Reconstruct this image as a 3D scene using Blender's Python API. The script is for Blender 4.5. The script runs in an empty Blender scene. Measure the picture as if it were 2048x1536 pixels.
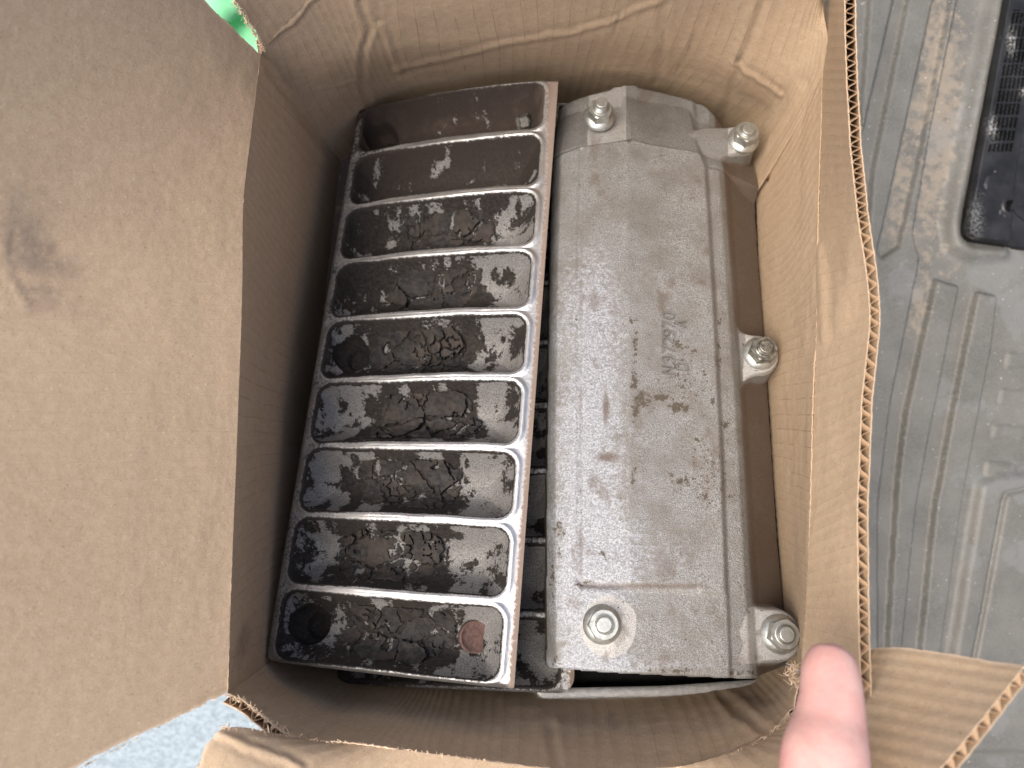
import bpy, math, random
import numpy as np
from mathutils import Vector, Matrix
R = math.radians
S = bpy.context.scene
C = S.collection
random.seed(7)

# ------------------------------------------------------------------ camera, sky, sun, exposure
F = 1480.0; H = 0.45                      # focal length in photo pixels, camera height
cam_d = bpy.data.cameras.new('camera'); cam = bpy.data.objects.new('camera', cam_d); C.objects.link(cam)
cam.location = (0, 0, H); cam.rotation_euler = (0, 0, 0)
cam_d.sensor_width = 36; cam_d.lens = F/2048*36
cam_d.clip_start = 0.01; cam_d.clip_end = 50
cam_d.dof.use_dof = True; cam_d.dof.focus_distance = 0.43; cam_d.dof.aperture_fstop = 7.0
S.camera = cam
SUN_EL, SUN_AZ = R(67), R(258)            # azimuth measured clockwise from +Y
w = bpy.data.worlds.new('World'); S.world = w; w.use_nodes = True
nt = w.node_tree; bg = nt.nodes['Background']
sky = nt.nodes.new('ShaderNodeTexSky'); sky.sky_type = 'NISHITA'; sky.sun_disc = False
sky.sun_elevation = SUN_EL; sky.sun_rotation = SUN_AZ
sky.air_density = 1.0; sky.dust_density = 6.0; sky.ozone_density = 1.0
nt.links.new(sky.outputs[0], bg.inputs[0]); bg.inputs[1].default_value = 0.15
sd = bpy.data.lights.new('sun', 'SUN'); sd.energy = 1.7; sd.angle = R(38); sd.color = (1, .96, .9)
sun = bpy.data.objects.new('sun', sd); C.objects.link(sun)
sdir = Vector((math.sin(SUN_AZ)*math.cos(SUN_EL), math.cos(SUN_AZ)*math.cos(SUN_EL), math.sin(SUN_EL)))
sun.rotation_euler = sdir.to_track_quat('Z', 'Y').to_euler()
S.view_settings.view_transform = 'Standard'; S.view_settings.look = 'None'
S.view_settings.exposure = 0.74; S.view_settings.gamma = 1
S.render.resolution_x = 1024; S.render.resolution_y = 768

# ------------------------------------------------------------------ numpy noise
_T = np.random.RandomState(3).rand(256, 256)
def vnoise(x, y, seed=0):
    x = x + seed*17.31; y = y + seed*9.77
    ix = np.floor(x).astype(int); iy = np.floor(y).astype(int); fx = x-ix; fy = y-iy
    fx = fx*fx*(3-2*fx); fy = fy*fy*(3-2*fy)
    a = _T[ix & 255, iy & 255]; b = _T[(ix+1) & 255, iy & 255]
    c = _T[ix & 255, (iy+1) & 255]; d = _T[(ix+1) & 255, (iy+1) & 255]
    return (a*(1-fx)+b*fx)*(1-fy)+(c*(1-fx)+d*fx)*fy
def fbm(x, y, seed=0, o=4):
    s = 0; a = .5; t = 0
    for k in range(o):
        s = s+a*vnoise(x*2**k, y*2**k, seed+k*3); t += a; a *= .55
    return s/t
_J = np.random.RandomState(11).rand(256, 256, 3)
def voro(x, y, seed=0):
    x = x + seed*13.7; y = y + seed*5.3
    ix = np.floor(x).astype(int); iy = np.floor(y).astype(int)
    f1 = np.full(x.shape, 9.); f2 = np.full(x.shape, 9.); cid = np.zeros(x.shape); cx = np.zeros(x.shape); cy = np.zeros(x.shape)
    for dx in (-1, 0, 1):
        for dy in (-1, 0, 1):
            j = _J[(ix+dx) & 255, (iy+dy) & 255]
            px = ix+dx+j[..., 0]; py = iy+dy+j[..., 1]
            d = np.hypot(px-x, py-y)
            n = d < f1
            f2 = np.where(n, f1, np.minimum(f2, d)); cid = np.where(n, j[..., 2], cid)
            cx = np.where(n, px-x, cx); cy = np.where(n, py-y, cy); f1 = np.where(n, d, f1)
    return f1, f2, cid, cx, cy
def sstep(a, b, x):
    t = np.clip((x-a)/(b-a), 0, 1); return t*t*(3-2*t)
def blur(a, n, it=2):
    for _ in range(it):
        for ax in (0, 1):
            p = np.pad(a, [(n, n) if k == ax else (0, 0) for k in (0, 1)], mode='edge')
            c = np.cumsum(p, axis=ax); z = np.zeros_like(np.take(c, [0], axis=ax))
            c = np.concatenate([z, c], axis=ax); m = 2*n+1
            a = (np.take(c, range(m, c.shape[ax]), axis=ax)-np.take(c, range(0, c.shape[ax]-m), axis=ax))/m
    return a
def inpoly(x, y, poly):
    ins = np.zeros(x.shape, bool); n = len(poly)
    for i in range(n):
        x0, y0 = poly[i]; x1, y1 = poly[(i+1) % n]
        if y0 == y1: continue
        c = ((y0 > y) != (y1 > y)) & (x < (x1-x0)*(y-y0)/(y1-y0)+x0)
        ins ^= c
    return ins
def segdist(x, y, pts):
    d = np.full(x.shape, 1e9)
    for (x0, y0), (x1, y1) in zip(pts[:-1], pts[1:]):
        vx, vy = x1-x0, y1-y0; L = vx*vx+vy*vy+1e-12
        t = np.clip(((x-x0)*vx+(y-y0)*vy)/L, 0, 1)
        d = np.minimum(d, np.hypot(x-x0-t*vx, y-y0-t*vy))
    return d

# ------------------------------------------------------------------ object helpers
def tag(o, label=None, cat=None, group=None, kind=None):
    if label: o['label'] = label
    if cat: o['category'] = cat
    if group: o['group'] = group
    if kind: o['kind'] = kind
    return o
def empty(name, loc=(0, 0, 0), rot=None):
    o = bpy.data.objects.new(name, None); C.objects.link(o); o.empty_display_size = .02
    o.location = loc
    if rot is not None: o.rotation_euler = rot
    return o
def mesh_obj(name, verts, faces, mat, parent=None, smooth=True, attrs=None, uv=None, mw=None):
    me = bpy.data.meshes.new(name)
    verts = np.asarray(verts, dtype=np.float32)
    if isinstance(faces, np.ndarray):
        nf, k = faces.shape
        me.vertices.add(len(verts)); me.vertices.foreach_set('co', verts.ravel())
        me.loops.add(nf*k); me.loops.foreach_set('vertex_index', faces.astype(np.int32).ravel())
        me.polygons.add(nf); me.polygons.foreach_set('loop_start', np.arange(0, nf*k, k, dtype=np.int32))
        me.update(calc_edges=True)
    else:
        me.from_pydata([tuple(map(float, v)) for v in verts], [], faces); me.update()
    if smooth: me.polygons.foreach_set('use_smooth', np.ones(len(me.polygons), bool))
    for k, v in (attrs or {}).items():
        v = np.asarray(v, dtype=np.float32)
        a = me.attributes.new(k, 'FLOAT', 'POINT'); a.data.foreach_set('value', v.ravel())
    if uv is not None:
        u = me.uv_layers.new(name='UVMap'); li = np.empty(len(me.loops), np.int32); me.loops.foreach_get('vertex_index', li)
        u.data.foreach_set('uv', np.asarray(uv, dtype=np.float32)[li].ravel())
    me.materials.append(mat)
    o = bpy.data.objects.new(name, me); C.objects.link(o)
    if parent: o.parent = parent
    if mw is not None: o.matrix_local = mw
    return o
def P(px, py, d): return np.array([(px-1024)/F*d, (768-py)/F*d, H-d])
# the tilted plane on which the castings lie (shared slope of tray and cover)
K0 = .4522; SL = .3157; nn = math.sqrt(1+SL*SL); CS, SN = 1/nn, SL/nn
ORG = Vector((0, 0, H-K0)); E1 = Vector((1, 0, 0)); E2 = Vector((0, -CS, SN)); NN = Vector((0, SN, CS))
# local frame (x, y', h): y' = -v so that the frame is right handed
FR = Matrix(((1, 0, 0, 0), (0, CS, SN, 0), (0, -SN, CS, H-K0), (0, 0, 0, 1)))
def L(px, py, h=0.):
    """photo pixel -> (x, y') on the plane at height h over the tilted casting plane"""
    qx = (px-1024)/F; qy = (768-py)/F
    d = (K0*CS-h)/(CS-SN*qy)
    v = -CS*qy*d+SN*(K0-d)
    return (qx*d, -v)
def Ls(pts, h=0.): return [L(a, b, h) for a, b in pts]

# ------------------------------------------------------------------ materials
class MB:
    def __init__(s, name):
        s.m = bpy.data.materials.new(name); s.m.use_nodes = True; s.t = s.m.node_tree; s.b = s.t.nodes['Principled BSDF']
        s.tc = s.t.nodes.new('ShaderNodeTexCoord')
    def n(s, typ, **k):
        o = s.t.nodes.new(typ)
        for a, v in k.items(): setattr(o, a, v)
        return o
    def l(s, a, b): s.t.links.new(a, b)
    def noise(s, scale, detail=4, rough=.6, co='Object', dist=0):
        o = s.n('ShaderNodeTexNoise'); s.l(s.tc.outputs[co], o.inputs['Vector'])
        o.inputs['Scale'].default_value = scale; o.inputs['Detail'].default_value = detail; o.inputs['Roughness'].default_value = rough
        o.inputs['Distortion'].default_value = dist; return o.outputs['Fac']
    def attr(s, name):
        o = s.n('ShaderNodeAttribute', attribute_name=name); return o.outputs['Fac']
    def math(s, op, a, b=None, c=None, clamp=False):
        o = s.n('ShaderNodeMath', operation=op); o.use_clamp = clamp
        for i, v in enumerate((a, b, c)):
            if v is None: continue
            if isinstance(v, (int, float)): o.inputs[i].default_value = v
            else: s.l(v, o.inputs[i])
        return o.outputs[0]
    def step(s, v, lo, hi, a=0., b=1.):
        o = s.n('ShaderNodeMapRange'); o.interpolation_type = 'SMOOTHSTEP'; s.l(v, o.inputs[0])
        for i, x in zip((1, 2, 3, 4), (lo, hi, a, b)): o.inputs[i].default_value = x
        return o.outputs[0]
    def mix(s, f, a, b):
        o = s.n('ShaderNodeMix', data_type='RGBA')
        for i, v in ((0, f), (6, a), (7, b)):
            if isinstance(v, (int, float)): o.inputs[i].default_value = v
            elif isinstance(v, tuple): o.inputs[i].default_value = (*v, 1)
            else: s.l(v, o.inputs[i])
        return o.outputs[2]
    def mul(s, c, f):                      # colour times scalar
        o = s.n('ShaderNodeVectorMath', operation='SCALE')
        if isinstance(c, tuple): o.inputs[0].default_value = c
        else: s.l(c, o.inputs[0])
        if isinstance(f, (int, float)): o.inputs['Scale'].default_value = f
        else: s.l(f, o.inputs['Scale'])
        return o.outputs[0]
    def bump(s, h, dist, strength=1., prev=None):
        o = s.n('ShaderNodeBump'); s.l(h, o.inputs['Height']); o.inputs['Distance'].default_value = dist; o.inputs['Strength'].default_value = strength
        if prev is not None: s.l(prev, o.inputs['Normal'])
        return o.outputs[0]
    def set(s, **k):
        for a, v in k.items():
            a = {'color': 'Base Color', 'rough': 'Roughness', 'metal': 'Metallic', 'normal': 'Normal', 'spec': 'Specular IOR Level',
                 'sss': 'Subsurface Weight', 'trans': 'Transmission Weight', 'coat': 'Coat Weight'}[a]
            i = s.b.inputs[a]
            if isinstance(v, (int, float)): i.default_value = v
            elif isinstance(v, tuple): i.default_value = (*v, 1)
            else: s.l(v, i)
        return s.m

def mat_cardboard(name='kraft_cardboard', torn=False):
    b = MB(name)
    uv = b.n('ShaderNodeSeparateXYZ'); b.l(b.tc.outputs['UV'], uv.inputs[0])
    fine = b.noise(1500, 3, .7); mid = b.noise(220, 4, .6); big = b.noise(14, 3, .5)
    col = b.mix(b.step(fine, .3, .7), (.405, .290, .183), (.500, .376, .252))
    col = b.mix(b.step(mid, .35, .75, 0, .35), col, (.57, .44, .31))
    col = b.mix(b.step(big, .35, .7, 0, .18), col, (.40, .30, .205))
    # flecks in the recycled paper
    fl = b.noise(900, 1, .5); col = b.mix(b.step(fl, .70, .74, 0, .45), col, (.16, .10, .06))
    fl2 = b.noise(700, 1, .5); col = b.mix(b.step(fl2, .72, .76, 0, .6), col, (.66, .52, .38))
    # faint washboard lines along the flutes
    wob = b.noise(30, 2, .5)
    uu = b.math('ADD', b.math('MULTIPLY', uv.outputs[0], 1/.0068), b.math('MULTIPLY', wob, .35))
    fr = b.math('FRACT', uu); tri = b.math('ABSOLUTE', b.math('SUBTRACT', fr, .5))
    line = b.step(tri, .0, .06, 1, 0); brk = b.step(b.noise(60, 3, .6), .40, .60)
    ln = b.math('MULTIPLY', b.math('MULTIPLY', line, brk), b.attr('lines'))
    col = b.mix(b.math('MULTIPLY', ln, .55), col, (.20, .13, .085))
    st = b.math('MULTIPLY', b.attr('stain_shade'), b.step(b.noise(160, 4, .65), .25, .65, .35, 1))
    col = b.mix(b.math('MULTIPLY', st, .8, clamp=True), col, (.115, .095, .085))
    col = b.mix(b.attr('torn'), col, (.62, .47, .33))
    n1 = b.bump(fine, .00012, .5); n2 = b.bump(mid, .0006, .5, n1); n3 = b.bump(line, .0002, .25, n2)
    return b.set(color=col, rough=.88, spec=.18, normal=n3)
CARD = mat_cardboard()
def mat_flute():
    b = MB('corrugation_paper'); n = b.noise(900, 3)
    return b.set(color=b.mix(n, (.30, .20, .12), (.42, .29, .185)), rough=.9, spec=.15)
FLUTE = mat_flute()
def mat_fibre():
    b = MB('torn_paper_fibre'); n = b.noise(1200, 3)
    return b.set(color=b.mix(n, (.55, .40, .26), (.75, .60, .44)), rough=.95, spec=.1)
FIBRE = mat_fibre()

def mat_tray():
    b = MB('cast_aluminium_soot')
    n_f = b.noise(1300, 3, .7); n_m = b.noise(420, 5, .7); n_b = b.noise(90, 4, .6); n_s = b.noise(2600, 2, .6)
    soot = b.math('ADD', b.attr('soot'), b.math('MULTIPLY', b.math('SUBTRACT', n_m, .5), 1.3))
    soot = b.math('ADD', soot, b.math('MULTIPLY', b.math('SUBTRACT', n_f, .5), .6))
    sm = b.step(soot, .28, .74)
    bare = b.math('ADD', b.attr('bare'), b.math('MULTIPLY', b.math('SUBTRACT', n_m, .5), 1.5)); bare = b.math('ADD', bare, b.math('MULTIPLY', b.math('SUBTRACT', n_f, .5), .5))
    bm = b.step(bare, .42, .62)
    met = b.mix(b.step(n_b, .3, .7), (.42, .42, .415), (.54, .54, .53))
    met = b.mix(b.step(n_f, .58, .70, 0, .35), met, (.25, .21, .18))
    sootc = b.mix(b.step(n_m, .3, .7), (.011, .0095, .0085), (.036, .030, .026))
    sootc = b.mix(b.attr('brown'), sootc, b.mix(n_f, (.017, .0125, .010), (.050, .036, .029)))
    sootc = b.mix(b.step(n_s, .66, .74, 0, .35), sootc, (.20, .19, .18))
    barec = b.mix(b.step(n_f, .35, .65), (.13, .125, .118), (.32, .31, .295))
    inner = b.mix(bm, sootc, barec)
    col = b.mix(sm, met, inner)
    rust = b.step(b.math('ADD', b.attr('rust'), b.math('MULTIPLY', b.math('SUBTRACT', n_m, .5), 1.4)), .45, .75, 0, .85)
    col = b.mix(rust, col, b.mix(n_f, (.075, .045, .032), (.17, .105, .07)))
    film = b.step(b.math('ADD', b.attr('rust'), b.math('MULTIPLY', b.math('SUBTRACT', n_b, .5), .6)), .18, .75, 0, .55)
    col = b.mix(film, col, (.24, .185, .145))
    nm = b.math('SUBTRACT', 1, sm); nm = b.math('MULTIPLY', nm, b.math('SUBTRACT', 1, rust))
    nb = b.math('MULTIPLY', b.math('MULTIPLY', sm, bm), .45)
    metal = b.math('MULTIPLY', b.math('ADD', b.math('MULTIPLY', nm, .92), nb), b.math('SUBTRACT', 1, b.math('MULTIPLY', film, .8)))
    rough = b.math('SUBTRACT', .88, b.math('MULTIPLY', b.math('ADD', nm, b.math("MULTIPLY", nb, .3)), .56))
    h = b.math('ADD', b.math('MULTIPLY', sm, .5), b.math('MULTIPLY', n_m, .7)); h = b.math('SUBTRACT', h, b.math('MULTIPLY', bm, .35))
    nr = b.bump(h, .0007, .55); nr = b.bump(n_f, .00035, .55, nr)
    return b.set(color=col, rough=rough, metal=metal, normal=nr, spec=.25)
TRAY = mat_tray()
def mat_crust():
    b = MB('charred_crust')
    n_f = b.noise(1500, 4, .7); n_m = b.noise(260, 4, .7); n_c = b.noise(60, 3)
    c = b.mix(b.step(n_m, .3, .7), (.013, .013, .014), (.042, .037, .034))
    c = b.mix(b.step(n_c, .45, .65, 0, .5), c, (.060, .046, .036))
    c = b.mix(b.step(n_f, .62, .72, 0, .5), c, (.10, .092, .085))
    nr = b.bump(n_m, .0008, .4); nr = b.bump(n_f, .0003, .5, nr)
    return b.set(color=c, rough=.82, spec=.25, normal=nr)
CRUST = mat_crust()
def mat_cover():
    b = MB('rough_cast_aluminium')
    g = b.noise(1900, 2, .6); g2 = b.noise(850, 3, .7); n_m = b.noise(300, 5, .7); n_b = b.noise(38, 5, .6); n_l = b.noise(12, 3)
    c = b.mix(b.step(g, .35, .68), (.130, .128, .120), (.325, .322, .308))
    c = b.mix(b.step(n_b, .40, .66, 0, .65), c, (.150, .134, .114))
    # paler tone, strongest on the left facet and the near end
    ox = b.math('ADD', b.attr('pale_tone'), b.math('MULTIPLY', b.math('SUBTRACT', n_m, .5), 1.6))
    c = b.mix(b.step(ox, .42, .72, 0, .85), c, b.mix(b.step(g2, .4, .62), (.21, .215, .22), (.43, .445, .47)))
    ma = b.step(b.math('ADD', b.attr('machined'), b.math('MULTIPLY', b.math('SUBTRACT', g2, .5), .25)), .45, .55)
    c = b.mix(ma, c, b.mix(b.step(g, .4, .62), (.30, .29, .27), (.44, .43, .41)))
    br = b.math('ADD', b.attr('brown'), b.math('MULTIPLY', b.math('SUBTRACT', n_m, .5), .25))
    c = b.mix(b.step(br, .2, .8, 0, .85), c, b.mix(g, (.030, .020, .014), (.150, .100, .066)))
    gr = b.math('ADD', b.attr('grime'), b.math('MULTIPLY', b.math('SUBTRACT', n_m, .5), 3.2)); gr = b.math('ADD', gr, b.math('MULTIPLY', b.math('SUBTRACT', g2, .5), 1.6))
    gm = b.step(gr, .50, .66)
    c = b.mix(gm, c, b.mix(g2, (.020, .016, .010), (.095, .072, .046)))
    sp = b.step(b.noise(520, 2, .5), .70, .74, 0, .7); c = b.mix(sp, c, (.10, .08, .06))
    metal = b.math('MULTIPLY', b.math('SUBTRACT', 1, gm), b.math('SUBTRACT', .50, b.math('MULTIPLY', b.attr('brown'), .35)), clamp=True)
    rough = b.step(g2, .3, .7, .42, .62)
    nr = b.bump(g2, .00055, .55); nr = b.bump(g, .00035, .7, nr); nr = b.bump(n_m, .0006, .3, nr)
    return b.set(color=c, rough=rough, metal=metal, normal=nr, spec=.5)
COVER = mat_cover()
def mat_simple(name, c1, c2, rough=.5, metal=0., scale=200, bumpd=.0003, bs=.4, spec=.5, c3=None):
    b = MB(name); n = b.noise(scale, 4, .65); n2 = b.noise(scale*5, 3, .6)
    c = b.mix(b.step(n, .3, .7), c1, c2)
    if c3: c = b.mix(b.step(n2, .6, .72, 0, .7), c, c3)
    nr = b.bump(n, bumpd*2, bs); nr = b.bump(n2, bumpd, bs, nr)
    return b.set(color=c, rough=rough, metal=metal, normal=nr, spec=spec)
ZINC = mat_simple('zinc_plated_steel', (.38, .39, .36), (.52, .53, .49), .40, .85, 350, .0001, .5, c3=(.22, .22, .18))
DIRTYZINC = mat_simple('oily_zinc', (.10, .10, .085), (.40, .39, .34), .3, .8, 300, .0003, .6, c3=(.03, .028, .02))
OILY = mat_simple('dark_oily_steel', (.04, .038, .033), (.12, .115, .10), .65, .3, 300, .0003, .5)
BLACKM = mat_simple('soot_and_gap_black', (.004, .004, .004), (.012, .011, .011), .8, 0, 200, .0003, .4, spec=.15)  # sooty pan inside; imitates gap shade on the plate below the cover
PAN = mat_simple('dull_grey_aluminium', (.36, .355, .335), (.46, .455, .43), .42, .7, 260, .0003, .5, c3=(.16, .14, .12))
RUST = mat_simple('red_rust', (.075, .042, .036), (.14, .080, .064), .8, .1, 420, .0005, .6, c3=(.04, .03, .028))

# ------------------------------------------------------------------ cardboard sheets
TH = .0052; PITCH = .0068
def catmull(Pk, t):
    n = len(Pk); s = t*(n-1); i = np.clip(np.floor(s).astype(int), 0, n-2); f = (s-i)[..., None]
    g = lambda k: Pk[np.clip(k, 0, n-1)]
    p1, p2 = g(i), g(i+1); p0 = np.where((i-1 < 0)[..., None], 2*p1-p2, g(i-1)); p3 = np.where((i+2 > n-1)[..., None], 2*p2-p1, g(i+2))
    a = .8   # tension
    m1 = a*.5*(p2-p0); m2 = a*.5*(p3-p1)
    return (2*f**3-3*f**2+1)*p1+(f**3-2*f**2+f)*m1+(-2*f**3+3*f**2)*p2+(f**3-f**2)*m2
def px_of(p):
    d = H-p[..., 2]; return 1024+p[..., 0]/d*F, 768-p[..., 1]/d*F
def sheet(name, ctrl, parent, nu=200, nv=90, rag=(0, 0, 0, 0), creases=(), stain_shade_spots=(), wash=.00012, lines=.5, rough=.0007, flute=None,
          seed=0, facing=(0, 0, 1), tornband=.0, linear=False, flute_len=.02, label=None):
    """A corrugated sheet: two paper liners, and the fluted medium between them near the open edge.
    rag = raggedness (u fraction/v fraction) at u0,u1,v0,v1."""
    rows = [np.array(r, float) for r in ctrl]
    u = np.linspace(0, 1, nu); v = np.linspace(0, 1, nv)
    rr = [catmull(r, u) for r in rows]                     # each nu x 3
    A = np.stack(rr, 0)                                    # rows x nu x 3
    A = catmull(A.reshape(len(rows), -1), np.linspace(0, 1, 41)).reshape(41, nu, 3)
    Lu = float(np.linalg.norm(np.diff(A[0], axis=0), axis=1).sum()); Lv = float(np.linalg.norm(A[-1, nu//2]-A[0, nu//2]))
    U, V = np.meshgrid(u, v)
    def ev(U, V):
        n = A.shape[0]; out = np.zeros(U.shape+(3,))
        # interpolate columns: A at fractional u
        su = U*(nu-1); i = np.clip(np.floor(su).astype(int), 0, nu-2); f = (su-i)[..., None]
        cols = A[:, i]*(1-f)[None]+A[:, i+1]*f[None]      # n x nv x nu x 3
        s = V*(n-1); k = np.clip(np.floor(s).astype(int), 0, n-2); g = (s-k)
        g0 = g[..., None]
        out = np.take_along_axis(cols, k[None, ..., None], 0)[0]*(1-g0)+np.take_along_axis(cols, (k+1)[None, ..., None], 0)[0]*g0
        return out
    def ragf(t, ln, s):
        return (fbm(t*ln/.012, np.full_like(t, s*3.1), seed+s, 4)-.35)+.25*vnoise(t*ln/.0012, np.full_like(t, 1.3*s), seed+s)
    e = [np.clip(ragf(V, Lv, 1), 0, 1)*rag[0]/Lu, np.clip(ragf(V, Lv, 2), 0, 1)*rag[1]/Lu, np.clip(ragf(U, Lu, 3), 0, 1)*rag[2]/Lv, np.clip(ragf(U, Lu, 4), 0, 1)*rag[3]/Lv]
    U2 = e[0]+U*(1-e[0]-e[1]); V2 = e[2]+V*(1-e[2]-e[3])
    p = ev(U2, V2)
    du = np.gradient(p, axis=1); dv = np.gradient(p, axis=0); n = np.cross(du, dv)
    n /= np.linalg.norm(n, axis=-1, keepdims=True)+1e-12
    if (n*np.array(facing)).sum(-1).mean() < 0: n = -n
    X, Y = px_of(p)
    uu = U2*Lu; vv = V2*Lv
    h = (fbm(uu/.05, vv/.05, seed, 3)-.5)*2*rough + (fbm(uu/.012, vv/.012, seed+5, 3)-.5)*rough*.5
    edgef = np.minimum(np.minimum(V2*Lv, (1-V2)*Lv), .004)/.004
    h += wash*np.sin(2*np.pi*uu/PITCH)
    lift = np.zeros_like(h)
    for pts, width, amp in creases:
        dd = segdist(X+6*(fbm(X/40, Y/40, seed+3, 3)-.5)*2, Y+6*(fbm(X/40, Y/40, seed+8, 3)-.5)*2, pts)
        lift += amp*np.exp(-(dd/width)**2)*(1) - amp*.5*np.exp(-((dd-width*1.8)/width)**2)
    h = h+lift
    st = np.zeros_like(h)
    for cx, cy, rx, ry, ang, k in stain_shade_spots:
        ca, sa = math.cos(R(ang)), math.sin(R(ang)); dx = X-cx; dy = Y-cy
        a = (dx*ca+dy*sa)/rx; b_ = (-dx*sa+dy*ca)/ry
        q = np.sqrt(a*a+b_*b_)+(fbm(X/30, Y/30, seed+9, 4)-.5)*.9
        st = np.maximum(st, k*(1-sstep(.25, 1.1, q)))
    p = p+n*h[..., None]
    torn = np.zeros_like(h)
    for k, (dist_) in enumerate((U*Lu, (1-U)*Lu, V*Lv, (1-V)*Lv)):
        if rag[k] > 0: torn = np.maximum(torn, (1-sstep(.0, .0012+.002*fbm(uu/.004, vv/.004, 4, 2), dist_)))
    def slab(o1, o2, tornscale):
        a = p+n*o1; b_ = p+n*o2
        vs = np.concatenate([a.reshape(-1, 3), b_.reshape(-1, 3)]); N = nu*nv
        idx = np.arange(N).reshape(nv, nu)
        q = np.stack([idx[:-1, :-1], idx[:-1, 1:], idx[1:, 1:], idx[1:, :-1]], -1).reshape(-1, 4)
        fs = [q, q[:, ::-1]+N]
        for ln in (idx[0], idx[:, -1], idx[-1, ::-1], idx[::-1, 0]):
            fs.append(np.stack([ln[1:], ln[:-1], ln[:-1]+N, ln[1:]+N], -1))
        return vs, np.concatenate(fs)
    v1, f1 = slab(0, -.0005, 1); v2, f2 = slab(-TH+.0005, -TH, 1)
    vs = np.concatenate([v1, v2]); fs = np.concatenate([f1, f2+len(v1)])
    # flip so that the first liner's normal points along n
    rep = lambda a: np.tile(a.ravel(), 4)
    uvs = np.stack([rep(uu), rep(vv)], -1)
    o = mesh_obj(name, vs, fs, CARD, parent, True, dict(stain_shade=rep(st), torn=rep(torn), lines=np.full(len(vs), lines)), uvs)
    m = o.modifiers.new('edge', 'EDGE_SPLIT'); m.split_angle = R(50)
    # fluted medium: full sheet width, waves across u
    ns = max(8, int(Lu/PITCH*16)); uf = np.linspace(0, 1, ns)
    bands = flute if flute is not None else [(0, 1)]
    for (va, vb) in bands:
        kk = max(2, int(abs(vb-va)*Lv/.006)+1); vf = np.linspace(va, vb, kk); UF, VF = np.meshgrid(uf, vf)
        su = UF*(nu-1); sv = VF*(nv-1)
        i = np.clip(su.astype(int), 0, nu-2); j = np.clip(sv.astype(int), 0, nv-2); fu = (su-i)[..., None]; fv = (sv-j)[..., None]
        bil = lambda a: (a[j, i]*(1-fu)+a[j, i+1]*fu)*(1-fv)+(a[j+1, i]*(1-fu)+a[j+1, i+1]*fu)*fv
        b0 = bil(p); b1 = bil(n); um = bil(uu[..., None])[..., 0]
        amp = (TH-.0014)/2
        ph = 2*np.pi*um/PITCH+.5*fbm(um/.03, um*0, seed, 2)
        wv = -TH/2+amp*np.sin(ph)*(1+.10*(vnoise(um/.006, um*0+3, seed)-.5))
        t = .00022
        a = b0+b1*(wv+t)[..., None]; c = b0+b1*(wv-t)[..., None]
        N = ns*kk; idx = np.arange(N).reshape(kk, ns)
        q = np.stack([idx[:-1, :-1], idx[:-1, 1:], idx[1:, 1:], idx[1:, :-1]], -1).reshape(-1, 4)
        ff = [q, q[:, ::-1]+N]
        for ln in (idx[0], idx[-1, ::-1]): ff.append(np.stack([ln[1:], ln[:-1], ln[:-1]+N, ln[1:]+N], -1))
        mesh_obj('corrugation', np.concatenate([a.reshape(-1, 3), c.reshape(-1, 3)]), np.concatenate(ff), FLUTE, o, True)
    if label: o['label'] = label
    return o
def W(x, y, d): return np.array([x, y, H-d])

box = empty('cardboard_box', (0, 0, 0))
tag(box, 'open worn brown corrugated cardboard box with bent flaps holding the metal castings', 'box')
# left wall and its crushed lower corner
fold_left = [P(522, 108, .43), P(503, 260, .42), P(487, 400, .41), P(484, 600, .40), P(473, 900, .39), P(463, 1150, .38), P(455, 1387, .372)]
sheet('wall', [fold_left,
      [W(-.144, .205, .50), W(-.147, .13, .50), W(-.151, .08, .50), W(-.154, .03, .49), W(-.154, -.04, .47), W(-.153, -.10, .46), W(-.150, -.178, .46)],
      [W(-.140, .205, .62), W(-.150, .12, .62), W(-.156, .07, .62), W(-.160, .02, .62), W(-.160, -.05, .62), W(-.158, -.11, .62), W(-.152, -.20, .62)]],
      box, 220, 90, facing=(1, 0, .2), seed=1, lines=.8, flute=[(0, .1)],
      stain_shade_spots=[(485, 1290, 16, 60, 10, .6), (492, 330, 10, 30, 0, .2), (590, 820, 40, 120, 0, .25), (520, 1350, 25, 20, 0, .35)],
      creases=[([(540, 140), (600, 225), (662, 305)], 8, -.0010), ([(487, 400), (520, 420), (600, 500)], 7, .0003)])
sheet('wall', [[P(455, 1387, .372), P(490, 1403, .373), P(530, 1436, .374), P(565, 1462, .374), P(603, 1479, .375)],
      [W(-.150, -.172, .46), W(-.138, -.182, .46), W(-.122, -.188, .46), W(-.106, -.193, .46), W(-.092, -.194, .46)],
      [W(-.152, -.19, .62), W(-.138, -.195, .62), W(-.122, -.20, .62), W(-.106, -.203, .62), W(-.09, -.205, .62)]],
      box, 90, 90, rag=(0, 0, .003, 0), facing=(.5, .8, .2), seed=2, flute=[(0, .12)], stain_shade_spots=[(530, 1415, 8, 8, 0, .3), (575, 1460, 8, 8, 0, .3)], label='crushed corner panel')
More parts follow.
